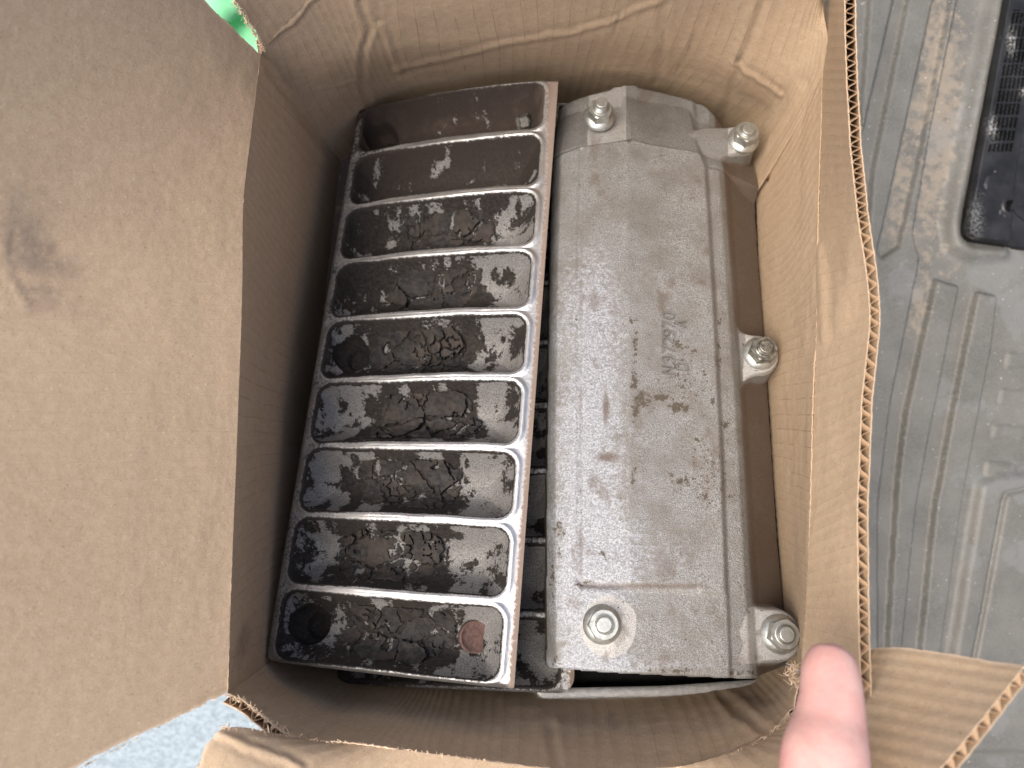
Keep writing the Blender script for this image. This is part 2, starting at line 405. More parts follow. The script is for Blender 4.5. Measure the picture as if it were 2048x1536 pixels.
# far wall with the glue tab wrapped round to the right
far = sheet('wall', [
      [P(521, 98, .43), P(625, -4, .41), P(760, -40, .40), P(1000, -50, .40), P(1250, -50, .40), P(1450, -40, .40), P(1622, -8, .405), P(1647, 12, .415)],
      [W(-.156, .190, .47), W(-.108, .208, .47), W(-.078, .214, .47), W(0, .219, .47), W(.06, .221, .47), W(.12, .215, .48), W(.172, .19, .47), P(1646, 150, .435)],
      [W(-.158, .178, .54), W(-.112, .212, .54), W(-.08, .222, .54), W(0, .227, .54), W(.06, .229, .54), W(.12, .222, .54), W(.178, .192, .53), P(1512, 385, .531)],
      [W(-.158, .170, .62), W(-.10, .222, .62), W(-.07, .228, .62), W(0, .233, .62), W(.06, .235, .62), W(.12, .23, .62), W(.176, .20, .62), W(.172, .12, .62)]],
      box, 300, 130, rag=(0, 0, 0, 0), facing=(0, -1, .2), seed=3, wash=.00008, lines=.8, flute=[(0, .62)],
      creases=[([(791, 137), (994, 94), (1150, 62), (1230, 40), (1330, 0)], 6, .0006), ([(722, 0), (738, 60), (722, 130), (735, 210)], 7, -.0009),
               ([(760, 50), (800, 140)], 6, .0006), ([(600, 176), (640, 180), (720, 158)], 4, .0002), ([(530, 85), (580, 50), (628, -5)], 6, .0009),
               ([(1330, 0), (1315, 160)], 9, -.0007), ([(1530, 0), (1480, 130), (1440, 260)], 9, -.0010), ([(1470, 130), (1560, 190)], 6, .0006),
               ([(1600, 180), (1500, 340)], 9, .0007)],
      stain_shade_spots=[(1232, 45, 5, 34, 18, .75), (1378, 90, 6, 40, 20, .7), (1355, 135, 4, 30, 25, .5), (1476, 118, 7, 18, 35, .95), (1325, 70, 6, 120, 6, .22),
              (1500, 60, 8, 90, 24, .28), (1435, 220, 8, 50, 22, .25), (845, 128, 4, 3, 0, .7), (860, 126, 3, 3, 0, .7), (590, 200, 40, 60, 0, .15)])
# right wall
sheet('wall', [[P(1652, -80, .44), P(1645, 150, .435), P(1637, 400, .42), P(1629, 700, .405), P(1621, 1000, .392), P(1613, 1200, .386), P(1602, 1345, .386)],
      [W(.181, .20, .49), W(.180, .15, .49), W(.1745, .08, .475), W(.1715, .015, .465), W(.1685, -.065, .455), W(.1665, -.12, .447), W(.163, -.166, .44)],
      [W(.181, .20, .62), W(.179, .14, .62), W(.178, .08, .62), W(.178, 0, .62), W(.178, -.07, .62), W(.177, -.13, .62), W(.172, -.19, .62)]],
      box, 240, 100, rag=(0, .004, 0, 0), facing=(-1, 0, .2), seed=4, wash=.00015, lines=1., flute=[(0, .08)],
      creases=[([(1660, 500), (1640, 690)], 8, .0006)], stain_shade_spots=[(1620, 640, 25, 120, 0, .12)])
# near wall
sheet('wall', [[P(603, 1479, .375), P(720, 1488, .372), P(837, 1504, .37), P(980, 1522, .37), P(1200, 1545, .37), P(1440, 1522, .375), P(1570, 1445, .38), P(1602, 1345, .386)],
      [W(-.092, -.194, .46), W(-.065, -.194, .46), W(-.045, -.194, .46), W(-.01, -.195, .46), W(.05, -.196, .46), W(.11, -.193, .46), W(.15, -.186, .45), W(.163, -.166, .44)],
      [W(-.09, -.205, .62), W(-.06, -.205, .62), W(-.045, -.205, .62), W(-.01, -.206, .62), W(.05, -.207, .62), W(.11, -.205, .62), W(.155, -.20, .62), W(.172, -.19, .62)]],
      box, 260, 90, rag=(0, .005, .001, 0), facing=(0, 1, .3), seed=5, wash=.00012, lines=.25, flute=[(0, .08)],
      creases=[([(1100, 1455), (1115, 1536)], 10, -.0012), ([(1445, 1395), (1500, 1440), (1560, 1480)], 9, -.0015), ([(1440, 1522), (1540, 1470), (1600, 1412)], 5, .0014)],
      stain_shade_spots=[(1230, 1440, 160, 20, 0, .35), (1500, 1400, 60, 14, 5, .4)])
# box floor
sheet('floor_panel', [[W(-.155, .23, .615), W(0, .235, .615), W(.18, .22, .615)], [W(-.155, -.21, .615), W(0, -.21, .615), W(.18, -.21, .615)]], box, 40, 40, seed=6, flute=[(0, .1)], stain_shade_spots=[(860, 700, 1200, 1200, 0, 2.2)])  # whole floor coloured dark to imitate the shade in the gap beside the tray
# left flap, standing up towards the lens
lf1 = [P(410, 0, .388), P(350, 235, .380), P(330, 400, .374), P(320, 600, .368), P(290, 900, .356), P(250, 1200, .341), P(160, 1536, .323)]
sheet('flap', [fold_left, lf1, [a+3.6*(b_-a) for a, b_ in zip(fold_left, lf1)]],
      box, 300, 130, rag=(.002, .004, 0, 0), facing=(1, 0, .3), seed=7, wash=.00003, lines=.10, flute=[(.9, 1)], rough=.0006,
      stain_shade_spots=[(60, 500, 140, 80, 80, .70), (20, 480, 40, 110, 0, .5), (100, 540, 80, 60, 20, .4), (130, 590, 110, 50, 30, .22), (480, 760, 6, 90, 3, .12)],
      creases=[([(12, 470), (10, 540), (50, 610)], 7, .0004), ([(380, 60), (440, 120), (500, 200)], 30, .0003)])
# far flap (mostly above the frame)
sheet('flap', [[P(528, 98, .43), P(625, -4, .41), P(760, -40, .40), P(1000, -50, .40), P(1250, -50, .40), P(1450, -40, .40), P(1600, -20, .405), P(1640, 0, .41)],
      [P(465, 0, .384), W(-.12, .225, .345), W(-.08, .245, .345), W(0, .25, .345), W(.06, .25, .345), W(.11, .25, .345), W(.15, .245, .345), W(.17, .24, .345)],
      [W(-.150, .215, .27), W(-.12, .25, .27), W(-.08, .27, .27), W(0, .275, .27), W(.06, .275, .27), W(.11, .275, .27), W(.15, .27, .27), W(.17, .265, .27)]],
      box, 160, 70, rag=(.006, 0, 0, 0), facing=(0, -1, .3), seed=8, flute=[(.9, 1)])
# right flap with its open corrugated edge
sheet('flap', [[P(1650, -120, .445), P(1648, 0, .44), P(1645, 150, .435), P(1641, 300, .427), P(1637, 450, .418), P(1631, 650, .408), P(1625, 850, .40), P(1620, 1050, .391), P(1612, 1220, .386), P(1602, 1345, .386)],
      [P(1684, -120, .362), P(1688, 0, .36), P(1692, 150, .357), P(1700, 300, .353), P(1713, 430, .35), P(1737, 620, .347), P(1722, 800, .342), P(1714, 1000, .337), P(1716, 1220, .331), P(1724, 1460, .327)]],
      box, 320, 60, rag=(0, .003, 0, 0), facing=(-1, 0, .3), seed=9, wash=.00008, lines=.45, flute=[(.55, 1)],
      creases=[([(1700, 470), (1690, 560), (1680, 640)], 16, .0004), ([(1640, 500), (1650, 680)], 9, .0006)], stain_shade_spots=[(1690, 540, 12, 60, 0, .18)])
# near flap
sheet('flap', [[P(603, 1479, .375), P(837, 1504, .37), P(1100, 1537, .37), P(1350, 1535, .373), P(1530, 1475, .378), P(1600, 1405, .38)],
      [P(440, 1453, .352), P(700, 1660, .345), P(1000, 1760, .34), P(1380, 1680, .345), P(1640, 1480, .335), P(1745, 1296, .347)],
      [P(383, 1545, .340), P(640, 1850, .32), P(1000, 1950, .31), P(1600, 1850, .27), P(1880, 1540, .275), P(2052, 1330, .287)]],
      box, 320, 110, rag=(.003, .002, .0, 0), facing=(0, 1, .5), seed=10, wash=.00011, lines=.3, flute=[(.75, 1)],
      creases=[([(440, 1470), (520, 1500), (600, 1536)], 9, .0008)])
# torn paper fibres at the ripped corners
def fibres(px, py, d, n, spread, seed, ln=.004):
    rs = np.random.RandomState(seed); V_, F_ = [], []
    for k in range(n):
        c = P(px+rs.randn()*spread, py+rs.randn()*spread, d+rs.randn()*.001)
        dr = rs.randn(3); dr /= np.linalg.norm(dr); bend = rs.randn(3)*.4; wd = np.cross(dr, rs.randn(3)); wd /= np.linalg.norm(wd); wd *= rs.uniform(.0001, .0006)
        l_ = ln*rs.uniform(.4, 1.2); b0 = len(V_)
        for t in (0, .33, .66, 1):
            q = c+dr*l_*t+bend*l_*t*t; ww = wd*(1-.7*t); V_ += [q-ww, q+ww]
        for t in range(3): a = b0+2*t; F_.append((a, a+1, a+3, a+2))
    o = mesh_obj('torn_fibres', np.array(V_), F_, FIBRE, box, False); o['kind'] = 'stuff'
    m = o.modifiers.new('thick', 'SOLIDIFY'); m.thickness = .00015
def fibre_run(pts, d0, d1, per, seed, spread=1.5, ln=.0022):
    rs = np.random.RandomState(seed)
    for (a, b) in zip(pts[:-1], pts[1:]): pass
    V_, F_ = [], []
    n = len(pts)
    for k in range(per):
        t = rs.rand()*(n-1); i = min(int(t), n-2); f = t-i
        px = pts[i][0]*(1-f)+pts[i+1][0]*f+rs.randn()*spread; py = pts[i][1]*(1-f)+pts[i+1][1]*f+rs.randn()*spread; d = d0+(d1-d0)*t/(n-1)-.0005
        c = P(px, py, d); dr = rs.randn(3); dr /= np.linalg.norm(dr); wd = np.cross(dr, rs.randn(3)); wd /= np.linalg.norm(wd); wd *= rs.uniform(.0001, .0005); l_ = ln*rs.uniform(.3, 1.2); b0 = len(V_); bend = rs.randn(3)*.5
        for t2 in (0, .5, 1):
            q = c+dr*l_*t2+bend*l_*t2*t2; ww = wd*(1-.7*t2); V_ += [q-ww, q+ww]
        for t2 in range(2): a = b0+2*t2; F_.append((a, a+1, a+3, a+2))
    o = mesh_obj('torn_fibres', np.array(V_), F_, FIBRE, box, False); o['kind'] = 'stuff'
    m = o.modifiers.new('thick', 'SOLIDIFY'); m.thickness = .00012
fibres(523, 97, .428, 45, 3.5, 1, .0022)
fibre_run([(468, 2), (492, 40), (510, 68), (526, 95)], .384, .428, 160, 2)
fibre_run([(458, 1388), (490, 1405), (530, 1437), (565, 1463), (603, 1480)], .371, .374, 240, 3, 1.8, .0018)
fibre_run([(603, 1479), (720, 1487), (837, 1503), (980, 1521)], .372, .368, 130, 4, .8, .0010)
fibre_run([(440, 1453), (520, 1465), (600, 1479)], .351, .373, 120, 5, 1.2, .0018)
fibre_run([(455, 1388), (400, 1412), (300, 1463), (200, 1515), (160, 1536)], .370, .323, 110, 6, .7, .0009)
fibre_run([(1590, 1330), (1582, 1350), (1592, 1368), (1606, 1362)], .384, .384, 130, 7, 5, .0030)
fibre_run([(1606, 1408), (1560, 1452), (1520, 1484), (1440, 1520)], .379, .374, 70, 8, .8, .0010)

# ------------------------------------------------------------------ ribbed tray
def grid_faces(ny, nx, keep=None):
    idx = np.arange(nx*ny).reshape(ny, nx)
    q = np.stack([idx[:-1, :-1], idx[1:, :-1], idx[1:, 1:], idx[:-1, 1:]], -1)
    q = q.reshape(-1, 4) if keep is None else q[keep]
    return q
def compact(vs, fs, attrs):
    used = np.unique(fs); m = -np.ones(len(vs), int); m[used] = np.arange(len(used))
    return vs[used], m[fs], {k: v.ravel()[used] for k, v in attrs.items()}
def skirt(vs, fs, fn):
    """extrude the open border of a quad mesh; fn maps border positions to the lower ring"""
    e = np.concatenate([fs[:, [0, 1]], fs[:, [1, 2]], fs[:, [2, 3]], fs[:, [3, 0]]])
    key = np.sort(e, 1); k = key[:, 0].astype(np.int64)*(len(vs)+1)+key[:, 1]
    un, inv, cnt = np.unique(k, return_inverse=True, return_counts=True)
    be = e[cnt[inv.ravel()] == 1]
    b = np.unique(be); mp = -np.ones(len(vs), int); mp[b] = np.arange(len(b))+len(vs)+len(b)
    mt = -np.ones(len(vs), int); mt[b] = np.arange(len(b))+len(vs)
    top = vs[b].copy(); low = fn(vs[b].copy())
    f2 = np.stack([mt[be[:, 1]], mt[be[:, 0]], mp[be[:, 0]], mp[be[:, 1]]], -1)
    return np.concatenate([vs, top, low]), np.concatenate([fs, f2]), b
TW, TL = .1520, .3995
def make_tray(name, res, depth, corner, seed, crust_level, holes, ridge_dull=0.):
    root = empty(name)
    nx = int(TW/res)+1; ny = int(TL/res)+1
    a = np.linspace(0, TW, nx); bb = np.linspace(0, TL, ny); A_, B_ = np.meshgrid(a, bb)
    # clamp into the rounded outline
    rl, rr_ = corner
    rad = np.where(A_ > TW/2, rl, rr_)
    cx = np.clip(A_, rad, TW-rad); cy = np.clip(B_, rad, TL-rad)
    dx, dy = A_-cx, B_-cy; dl = np.hypot(dx, dy)+1e-12; k = np.where((dl > rad) & (np.abs(dx) > 0) & (np.abs(dy) > 0), rad/dl, 1)
    A2 = cx+dx*k; B2 = cy+dy*k
    u = A2/TW
    drop = .047*u**1.4
    nP = 9; pit = TL/nP
    wob = .0006*(fbm(A2/.02, B2/.02, seed, 2)-.5)*2
    ip = np.clip((B2/pit).astype(int), 0, nP-1)
    lo = .0088; hi = TW-.0075
    hw = (hi-lo)/2; hb = pit/2-.0027; rc = .0085
    qx = np.abs(A2-(lo+hi)/2)-(hw-rc); qy = np.abs(B2-(ip+.5)*pit+wob)-(hb-rc)
    sdf = -(np.hypot(np.maximum(qx, 0), np.maximum(qy, 0))+np.minimum(np.maximum(qx, qy), 0)-rc)   # >0 inside
    t = np.clip(sdf/.0185, 0, 1)
    prof = 1-(1-t)**2.1
    pock = depth*prof*(1-.10*u)
    ridge = np.where(sdf < 0, .0014*(1-np.clip(-sdf/.0036, 0, 1)*0)*np.sin(np.clip(1+sdf/.0036, 0, 1)*0+1.57), 0)
    bead = .0009*np.exp(-((sdf+.0019)/.0018)**2)
    edge = np.minimum(np.minimum(B2, TL-B2), np.minimum(A2+.004, (TW-A2)))
    rnd = .0035*(1-np.clip(edge/.0035, 0, 1))**2
    z = -drop-pock+bead-rnd
    z += (fbm(A2/.006, B2/.006, seed+2, 3)-.5)*.0007*np.clip(t*3, .15, 1)
    pv = np.zeros_like(z)
    # round ports
    hole_attr = np.zeros_like(z)
    for (pk, ha, hb_, hr, hd) in holes:
        dd = np.hypot(A2-ha, B2-hb_)
        z -= hd*(1-sstep(hr-.0012, hr, dd)); z += .0006*np.exp(-((dd-hr-.0006)/.0008)**2)
        z -= hd*.9*(1-sstep(hr*.62-.0006, hr*.62, np.hypot(A2-ha+hr*.28, B2-hb_-.001)))
        hole_attr = np.maximum(hole_attr, 1-sstep(hr-.0006, hr+.0002, dd))
    # masks
    inside = sstep(-.0018, .0012, sdf)
    n1 = fbm(A2/.009, B2/.009, seed+4, 6); n2 = fbm(A2/.030, B2/.018, seed+7, 4)
    lev = np.array(crust_level)[ip]
    soot = inside*1.02 + sstep(.60, .96, u)*(.42+.6*(n1-.5)) + ridge_dull
    soot = soot + .35*np.exp(-((sdf+.0005)/.0009)**2)*(1-inside)*sstep(.4, .8, u)
    upper = sstep(2.2, 0, B2/pit)       # the two far pockets: brown, thin film, ridges dull
    soot = soot + upper*(.25*sstep(.35, .75, u))
    # peeled patches of bare metal: ends of the pockets
    v_in = (B2/pit-ip)
    endr = np.exp(-((u-.16)/.13)**2); endl = np.exp(-((u-.84)/.12)**2)
    side = .6+.4*np.sin(np.clip(v_in, 0, 1)*np.pi)
    pk_r = np.array([-.5, .12, .62, .72, .62, .62, .72, .80, .55])[ip]; pk_l = np.array([-.5, .02, -.05, .22, .30, .62, .70, .62, .52])[ip]
    bare = (endr*pk_r+endl*pk_l)*side*.95 + (n1-.5)*2.6 + .08 + np.where(ip >= 5, .10, 0) + np.where(ip <= 1, -.12, 0)
    bare = np.where(sdf < .0006, 0, bare+.25*endr*sstep(.006, .001, sdf)*(ip > 1))*(1-hole_attr)
    rust = np.exp(-(A2/.0042)**2)*.72+.18*sstep(.012, 0, A2)+.40*upper*sstep(.02, .0, A2)+.22*upper
    brown = np.clip(upper*1.2+.25*(n2-.3), 0, 1)
    z = z-.00035*sstep(.45, .6, bare)*inside
    # to the casting plane: x' runs to the left, y' away from the far end
    vs = np.stack([-A2.ravel(), -B2.ravel(), z.ravel()], -1)
    fs = grid_faces(ny, nx)[:, ::-1]
    # border skirt
    def low(q):
        aa = -q[:, 0]; right = aa < .0005
        q[:, 2] = np.where(right, q[:, 2]-.004, q[:, 2]-.050)
        return q
    # fs orientation check: normals along +z
    v0, v1_, v3 = vs[fs[0, 0]], vs[fs[0, 1]], vs[fs[0, 3]]
    if np.cross(v1_-v0, v3-v0)[2] < 0: fs = fs[:, ::-1]
    vs2, fs2, b = skirt(vs, fs, low)
    at = dict(soot=soot.ravel(), bare=bare.ravel(), rust=rust.ravel(), brown=brown.ravel())
    at = {k: np.concatenate([v, v[b], v[b]]) for k, v in at.items()}
    nr_ = (A2.ravel()[b] > .002).astype(float); at['soot'][len(vs):] += np.concatenate([nr_, nr_]); at['bare'][len(vs):] = -1; at['soot'][len(vs)+len(b):] += .5; at['rust'][len(vs):] *= 1-np.concatenate([nr_, nr_])  # side skirt darkened except along the right edge, most at its foot
    body = mesh_obj('tray_body', vs2, fs2, TRAY, root, True, at)
    # charred crust, one piece per pocket
    if max(crust_level) > 0:
        wx = A2+.0016*(fbm(A2/.004, B2/.004, seed+20, 3)-.5)*2; wy = B2+.0016*(fbm(A2/.004, B2/.004, seed+23, 3)-.5)*2
        f1, f2_, cid, ccx, ccy = voro(wx/.0230, wy/.0160, seed)
        g1, g2, cid2, gx, gy = voro(wx/.0062, wy/.0058, seed+3)
        blob = np.exp(-((u-.50-(.04*np.sin(ip*2.1)))/.23)**4)*np.exp(-((v_in-.47)/.36)**4)
        m = blob*(.66+lev*.80)+(n1-.5)*1.0+(n2-.5)*1.1-.50
        cw = fbm(A2/.006, B2/.006, seed+31, 2); big = (f2_-f1) > .012+.10*sstep(.35, .75, cw); small = ((g2-g1) > .05+.10*sstep(.4, .8, cw)) | (fbm(A2/.014, B2/.014, seed+37, 2) < .60)
        drop_out = (cid2 < .05) & (n2 > .5)
        cm = (m > 0) & big & small & (~drop_out) & (lev > .05) & (sdf > .0045) & (hole_attr < .1)
        # raised and tilted plates
        th = .0008+.0012*cid*lev+(cid > .72)*(.0012)+(ccx*(cid-.5)+ccy*(cid2-.5))*.0030+.0004*(fbm(A2/.002, B2/.002, 9, 2)-.5)
        th = np.clip(th*1.6, .0006, .0060)*np.clip(sstep(-.02, .25, m)+.35, 0, 1)
        for pkt in range(nP):
            if crust_level[pkt] <= .05: continue
            sel = cm & (ip == pkt)
            c4 = sel[:-1, :-1] & sel[1:, :-1] & sel[1:, 1:] & sel[:-1, 1:]
            if c4.sum() < 30: continue
            f_ = grid_faces(ny, nx, c4)[:, ::-1]
            vv = np.stack([-A2.ravel(), -B2.ravel(), (z+th).ravel()], -1)
            vv, f_, _ = compact(vv, f_, {'z': z})
            zb = _['z']
            v0, v1_, v3 = vv[f_[0, 0]], vv[f_[0, 1]], vv[f_[0, 3]]
            if np.cross(v1_-v0, v3-v0)[2] < 0: f_ = f_[:, ::-1]
            def lowc(q): q[:, 2] -= .0062; return q
            vv, f_, _b = skirt(vv, f_, lowc)
            mesh_obj('charred_crust', vv, f_, CRUST, root, True)
    return root
def frame_at(px, py, h, ang):
    x, y = L(px, py, h)
    return FR @ Matrix.Translation((x, y, h)) @ Matrix.Rotation(ang, 4, 'Z')
def tray_angle(p0, p1, h=0.):
    a = L(*p0, h); b = L(*p1, h); return math.atan2(b[0]-a[0], -(b[1]-a[1]))
ang1 = tray_angle((1117, 157), (1028, 1380))
def tray_ab(px, py, h, ang, o):
    x, y = L(px, py, h); x -= o[0]; y -= o[1]; ca, sa = math.cos(-ang), math.sin(-ang)
    return (-(x*ca-y*sa), -(x*sa+y*ca))
o1 = L(1117, 157, 0)
def hab(px, py, h): return tray_ab(px, py, h, ang1, o1)
hA = hab(765, 283, -.058); hB = hab(705, 712, -.058); hC = hab(626, 1248, -.062)
tray1 = make_tray("ribbed_tray", .00056, .027, (.009, .0012), 1, [.0, .0, .35, .70, .85, 1., 1., 1., .95],
                  [(0, hA[0], hA[1], .0125, .011), (4, hB[0], hB[1], .0125, .005), (8, hC[0], hC[1], .0125, .006)])
tray1.matrix_world = frame_at(1117, 157, 0, ang1)
tag(tray1, 'long silver casting with nine soot-crusted pockets, lying on top in the left half', 'metal tray')
# stud end and washer poking through the far pocket, and a rusty core plug in the nearest one
def lathe(prof, n=32, hexes=None):
    V_, F_ = [], []
    for (r, z) in prof:
        for k in range(n): t = 2*math.pi*k/n; V_.append((r*math.cos(t), r*math.sin(t), z))
    for i in range(len(prof)-1):
        for k in range(n): a = i*n+k; b_ = i*n+(k+1) % n; F_.append((a, b_, b_+n, a+n))
    F_.append(tuple(range(len(V_)-n, len(V_)))); F_.append(tuple(reversed(range(n))))
    return V_, F_
def hexprism(r, z0, z1, ch=.0008):
    # chamfered hexagon: rings of 24 points clipped between hexagon and circle
    V_, F_ = [], []; n = 36
    def ring(z, rc):
        for k in range(n):
            t = 2*math.pi*k/n; hx = r*math.cos(math.pi/6)/math.cos((t % (math.pi/3))-math.pi/6); rr = min(hx, rc)
            V_.append((rr*math.cos(t), rr*math.sin(t), z))
    ring(z0, 9); ring(z1-ch*1.1, 9); ring(z1-ch*.5, r*.955); ring(z1, r*.875)
    for i in range(3):
        for k in range(n): a = i*n+k; b_ = i*n+(k+1) % n; F_.append((a, b_, b_+n, a+n))
    F_.append(tuple(range(3*n, 4*n))); F_.append(tuple(reversed(range(n))))
    return V_, F_
def make_nut(parent, stud_up, mat=ZINC, name='flange_nut', flange=.0108):
    nut = empty(name); nut.parent = parent
    V_, F_ = lathe([(flange, -.001), (flange, .0008), (flange*.97, .0014), (flange*.80, .0030), (flange*.74, .0034)], 48)
    fl = mesh_obj('flange', V_, F_, mat, nut, False)
    V_, F_ = hexprism(.0088, .0025, .0098); hx = mesh_obj('hex', V_, F_, mat, nut, False)
    # threaded stud: alternating radii
    pr = [(.0056, .0094), (.0056, .0100)]
    V_, F_ = lathe([(.0058, .0095), (.0058, .01015), (.0053, .0103), (.0048, .0099)], 32)
    mesh_obj('thread_mouth', V_, F_, BLACKM if False else mat, nut, False)
    pr = []; z = .0085; top = .0098+stud_up; k = 0
    while z < top-.0012:
        pr.append((.0047 if k % 2 else .0042, z)); z += .00055; k += 1
    pr += [(.0044, top-.001), (.0040, top-.0002), (.0036, top)]
    V_, F_ = lathe(pr, 28); mesh_obj('stud', V_, F_, mat, nut, False)
    for o in nut.children:
        for p_ in o.data.polygons: p_.use_smooth = len(p_.vertices) == 4
        o.modifiers.new('es', 'EDGE_SPLIT').split_angle = R(28)
    return nut
bx, by = hab(1040, 247, -.022)
bolt = make_nut(tray1, .001, OILY, name='bolt_end', flange=.0088); bolt.location = (-bx, -by, -.0235); bolt.rotation_euler = (R(-8), R(70), 0); bolt.scale = (.75, .75, .8)
pa, pb = hab(950, 1273, -.028)
V_, F_ = lathe([(.0092, -.003), (.0092, .0010), (.0086, .0013), (.0080, .0006), (.0045, .0004), (.0001, .0005)], 40)
pl = mesh_obj('core_plug', V_, F_, RUST, tray1, True); pl.location = (-pa, -pb, -.0235); pl.rotation_euler = (0, R(24), 0)
pl['label'] = 'round rusty red plug'
# second tray, underneath
ang2 = tray_angle((1138, 300), (1150, 1388), -.040)
tray2 = make_tray('ribbed_tray', .0011, .021, (.009, .010), 5, [0]*9, [], .45)  # last value darkens the lower tray's ribs throughout
x2, y2 = L(1149, 1388, -.040)
M2 = Matrix.Translation((x2, y2, -.040)) @ Matrix.Rotation(ang2, 4, 'Z') @ Matrix.Translation((0, TL, 0))
tray2.matrix_world = FR @ M2
tag(tray2, 'lower silver casting mostly hidden beneath the nine-pocket casting, only ribs and near edge showing', 'metal tray')

# ------------------------------------------------------------------ cast cover on the right
def make_cover():
    root = empty('cast_cover'); root.matrix_world = FR.copy()
    res = .00056
    x0, x1 = .018, .175; y0, y1 = -.19, .235
    nx = int((x1-x0)/res); ny = int((y1-y0)/res)
    X, Y = np.meshgrid(np.linspace(x0, x1, nx), np.linspace(y1, y0, ny))
    def line(pts, h):
        q = sorted([(y, x) for x, y in Ls(pts, h)]); ys = [a for a, b in q]; xs = [b for a, b in q]
        return np.interp(Y, ys, xs)
    B = [(line([(1120, 200), (1105, 300), (1100, 500), (1096, 750), (1093, 1000), (1093, 1335)], -.017), -.017),
         (line([(1136, 200), (1122, 300), (1116, 500), (1112, 750), (1110, 1000), (1111, 1335)], -.010), -.0095),
         (line([(1165, 200), (1162, 350), (1158, 500), (1158, 750), (1159, 1000), (1160, 1340)], -.004), -.0042),
         (line([(1256, 200), (1257, 500), (1261, 900), (1264, 1340)], 0), 0.),
         (line([(1400, 200), (1408, 320), (1425, 600), (1440, 900), (1450, 1180), (1456, 1340)], 0), .0004),
         (line([(1407, 200), (1415, 320), (1432, 600), (1447, 900), (1457, 1180), (1463, 1340)], -.003), -.0030),
         (line([(1430, 200), (1437, 330), (1455, 600), (1470, 800), (1481, 1000), (1492, 1200), (1500, 1340)], -.004), -.0036),
         (line([(1440, 200), (1447, 330), (1465, 600), (1480, 800), (1492, 1000), (1504, 1200), (1513, 1340)], -.007), -.0068),
         (line([(1495, 200), (1503, 340), (1524, 600), (1541, 850), (1557, 1100), (1569, 1215), (1582, 1340)], -.040), -.040)]
    B.insert(8, (line([(1452, 200), (1459, 330), (1478, 600), (1493, 800), (1506, 1000), (1518, 1200), (1527, 1340)], -.016), -.0165))
    h = np.full(X.shape, B[0][1])
    for (xa, ha), (xb, hb) in zip(B[:-1], B[1:]):
        t = (X-xa)/(xb-xa); h = np.where(t > 0, ha+(hb-ha)*np.clip(t, 0, 1), h)
    # far end
    def hline(pts, hh):
        q = sorted(Ls(pts, hh)); return np.interp(X, [a for a, b in q], [b for a, b in q])
    T0 = hline([(1112, 199), (1180, 183), (1250, 168), (1330, 185), (1410, 206), (1452, 236), (1540, 247)], -.020)
    T1 = hline([(1095, 300), (1165, 286), (1257, 280), (1262, 278), (1300, 288), (1385, 302), (1402, 308), (1412, 330), (1530, 345)], 0)
    xr = L(1255, 230, -.006)[0]
    rightside = sstep(-.001, .001, X-xr)
    dT = Y-T1
    ramp_l = -.0070*sstep(0, .0045, dT)-.011*np.clip(dT/.036, 0, 1.2)**1.3
    ramp_r = -.0040*sstep(0, .0035, dT)-.011*np.clip(dT/.036, 0, 1.4)
    end = ramp_l*(1-rightside)+ramp_r*rightside
    cross_end = np.maximum(h, -.0095)
    h = np.where(dT > 0, np.minimum(h, 0)*np.clip(1-dT/.012, .55, 1)+end, h)
    # shallow groove round the panel
    T2 = hline([(1097, 1166), (1160, 1168), (1300, 1176), (1452, 1184), (1600, 1190)], 0)
    dB = T2-Y
    xl = B[2][0]; xp = B[4][0]
    inpan = (X > xl) & (X < xp)
    h = np.where((dB > 0) & (X < B[6][0]), np.maximum(np.minimum(h, -.0014*sstep(0, .003, dB)), -.017), h)
    h -= .0010*np.exp(-((Y-T2)/.0018)**2)*inpan*(X < L(1400, 1180)[0])
    h -= .0012*np.exp(-((X-xl)/.0016)**2)*(dT < 0)*(dB < 0)
    # lugs
    lugs = []
    def lug(c, base, r, hh, wide=1.0):
        cx, cy = L(*c, hh); bx_, by_ = L(*base, hh); vx, vy = bx_-cx, by_-cy; LL = vx*vx+vy*vy
        t = np.clip(((X-cx)*vx+(Y-cy)*vy)/LL, 0, 1); d = np.hypot(X-cx-t*vx, Y-cy-t*vy)-r*(1+(wide-1)*t*t)
        return d
    L1 = lug((1484, 276), (1420, 285), .0125, -.010, 1.2); L2 = lug((1517, 709), (1450, 712), .0150, -.012, 1.9); L3 = lug((1554, 1270), (1470, 1268), .0160, -.010, 1.0)
    for d_, hh in ((L1, -.010), (L2, -.011), (L3, -.008)):
        w_ = 1-sstep(-.0025, .0012, d_); h = np.where(d_ < .0012, np.maximum(h, h*(1-w_)+hh*w_), h)
    TH_ = 2.
    h = blur(h, 1, 2)
    body = (X > B[0][0]) & (X < B[9][0]) & (Y < T0) & (Y > hline([(1096, 1336), (1200, 1343), (1300, 1348), (1500, 1357), (1590, 1340), (1640, 1320)], -.012))
    keep = body | (L1 < 0) | (L2 < 0) | (L3 < 0)
    # soften the outline corners
    kf = blur(keep.astype(float), 3, 2); keep = kf > .5
    e_ = np.clip((kf-.5)/.45, 0, 1); h -= .0018*(1-e_)**2
    h += (fbm(X/.012, Y/.012, 31, 3)-.5)*.0005
    # masks, in photo space of the top surface
    qd = K0*CS  # pixel of the grid points
    wp = np.stack([X, Y*CS+h*SN, -Y*SN+h*CS+H-K0], -1); PX, PY = px_of(wp)
    n1 = fbm(PX/45, PY/60, 40, 6); n2 = fbm(PX/16, PY/16, 43, 4)
    brown = sstep(-.002, .009, X-B[6][0])*(1-sstep(-.001, .0005, -np.minimum(np.minimum(L1, L2), L3)))*.80*(.75+.5*n1)
    brown = np.maximum(brown, .35*np.exp(-((X-B[0][0]-.003)/.004)**2)*n1*1.2)
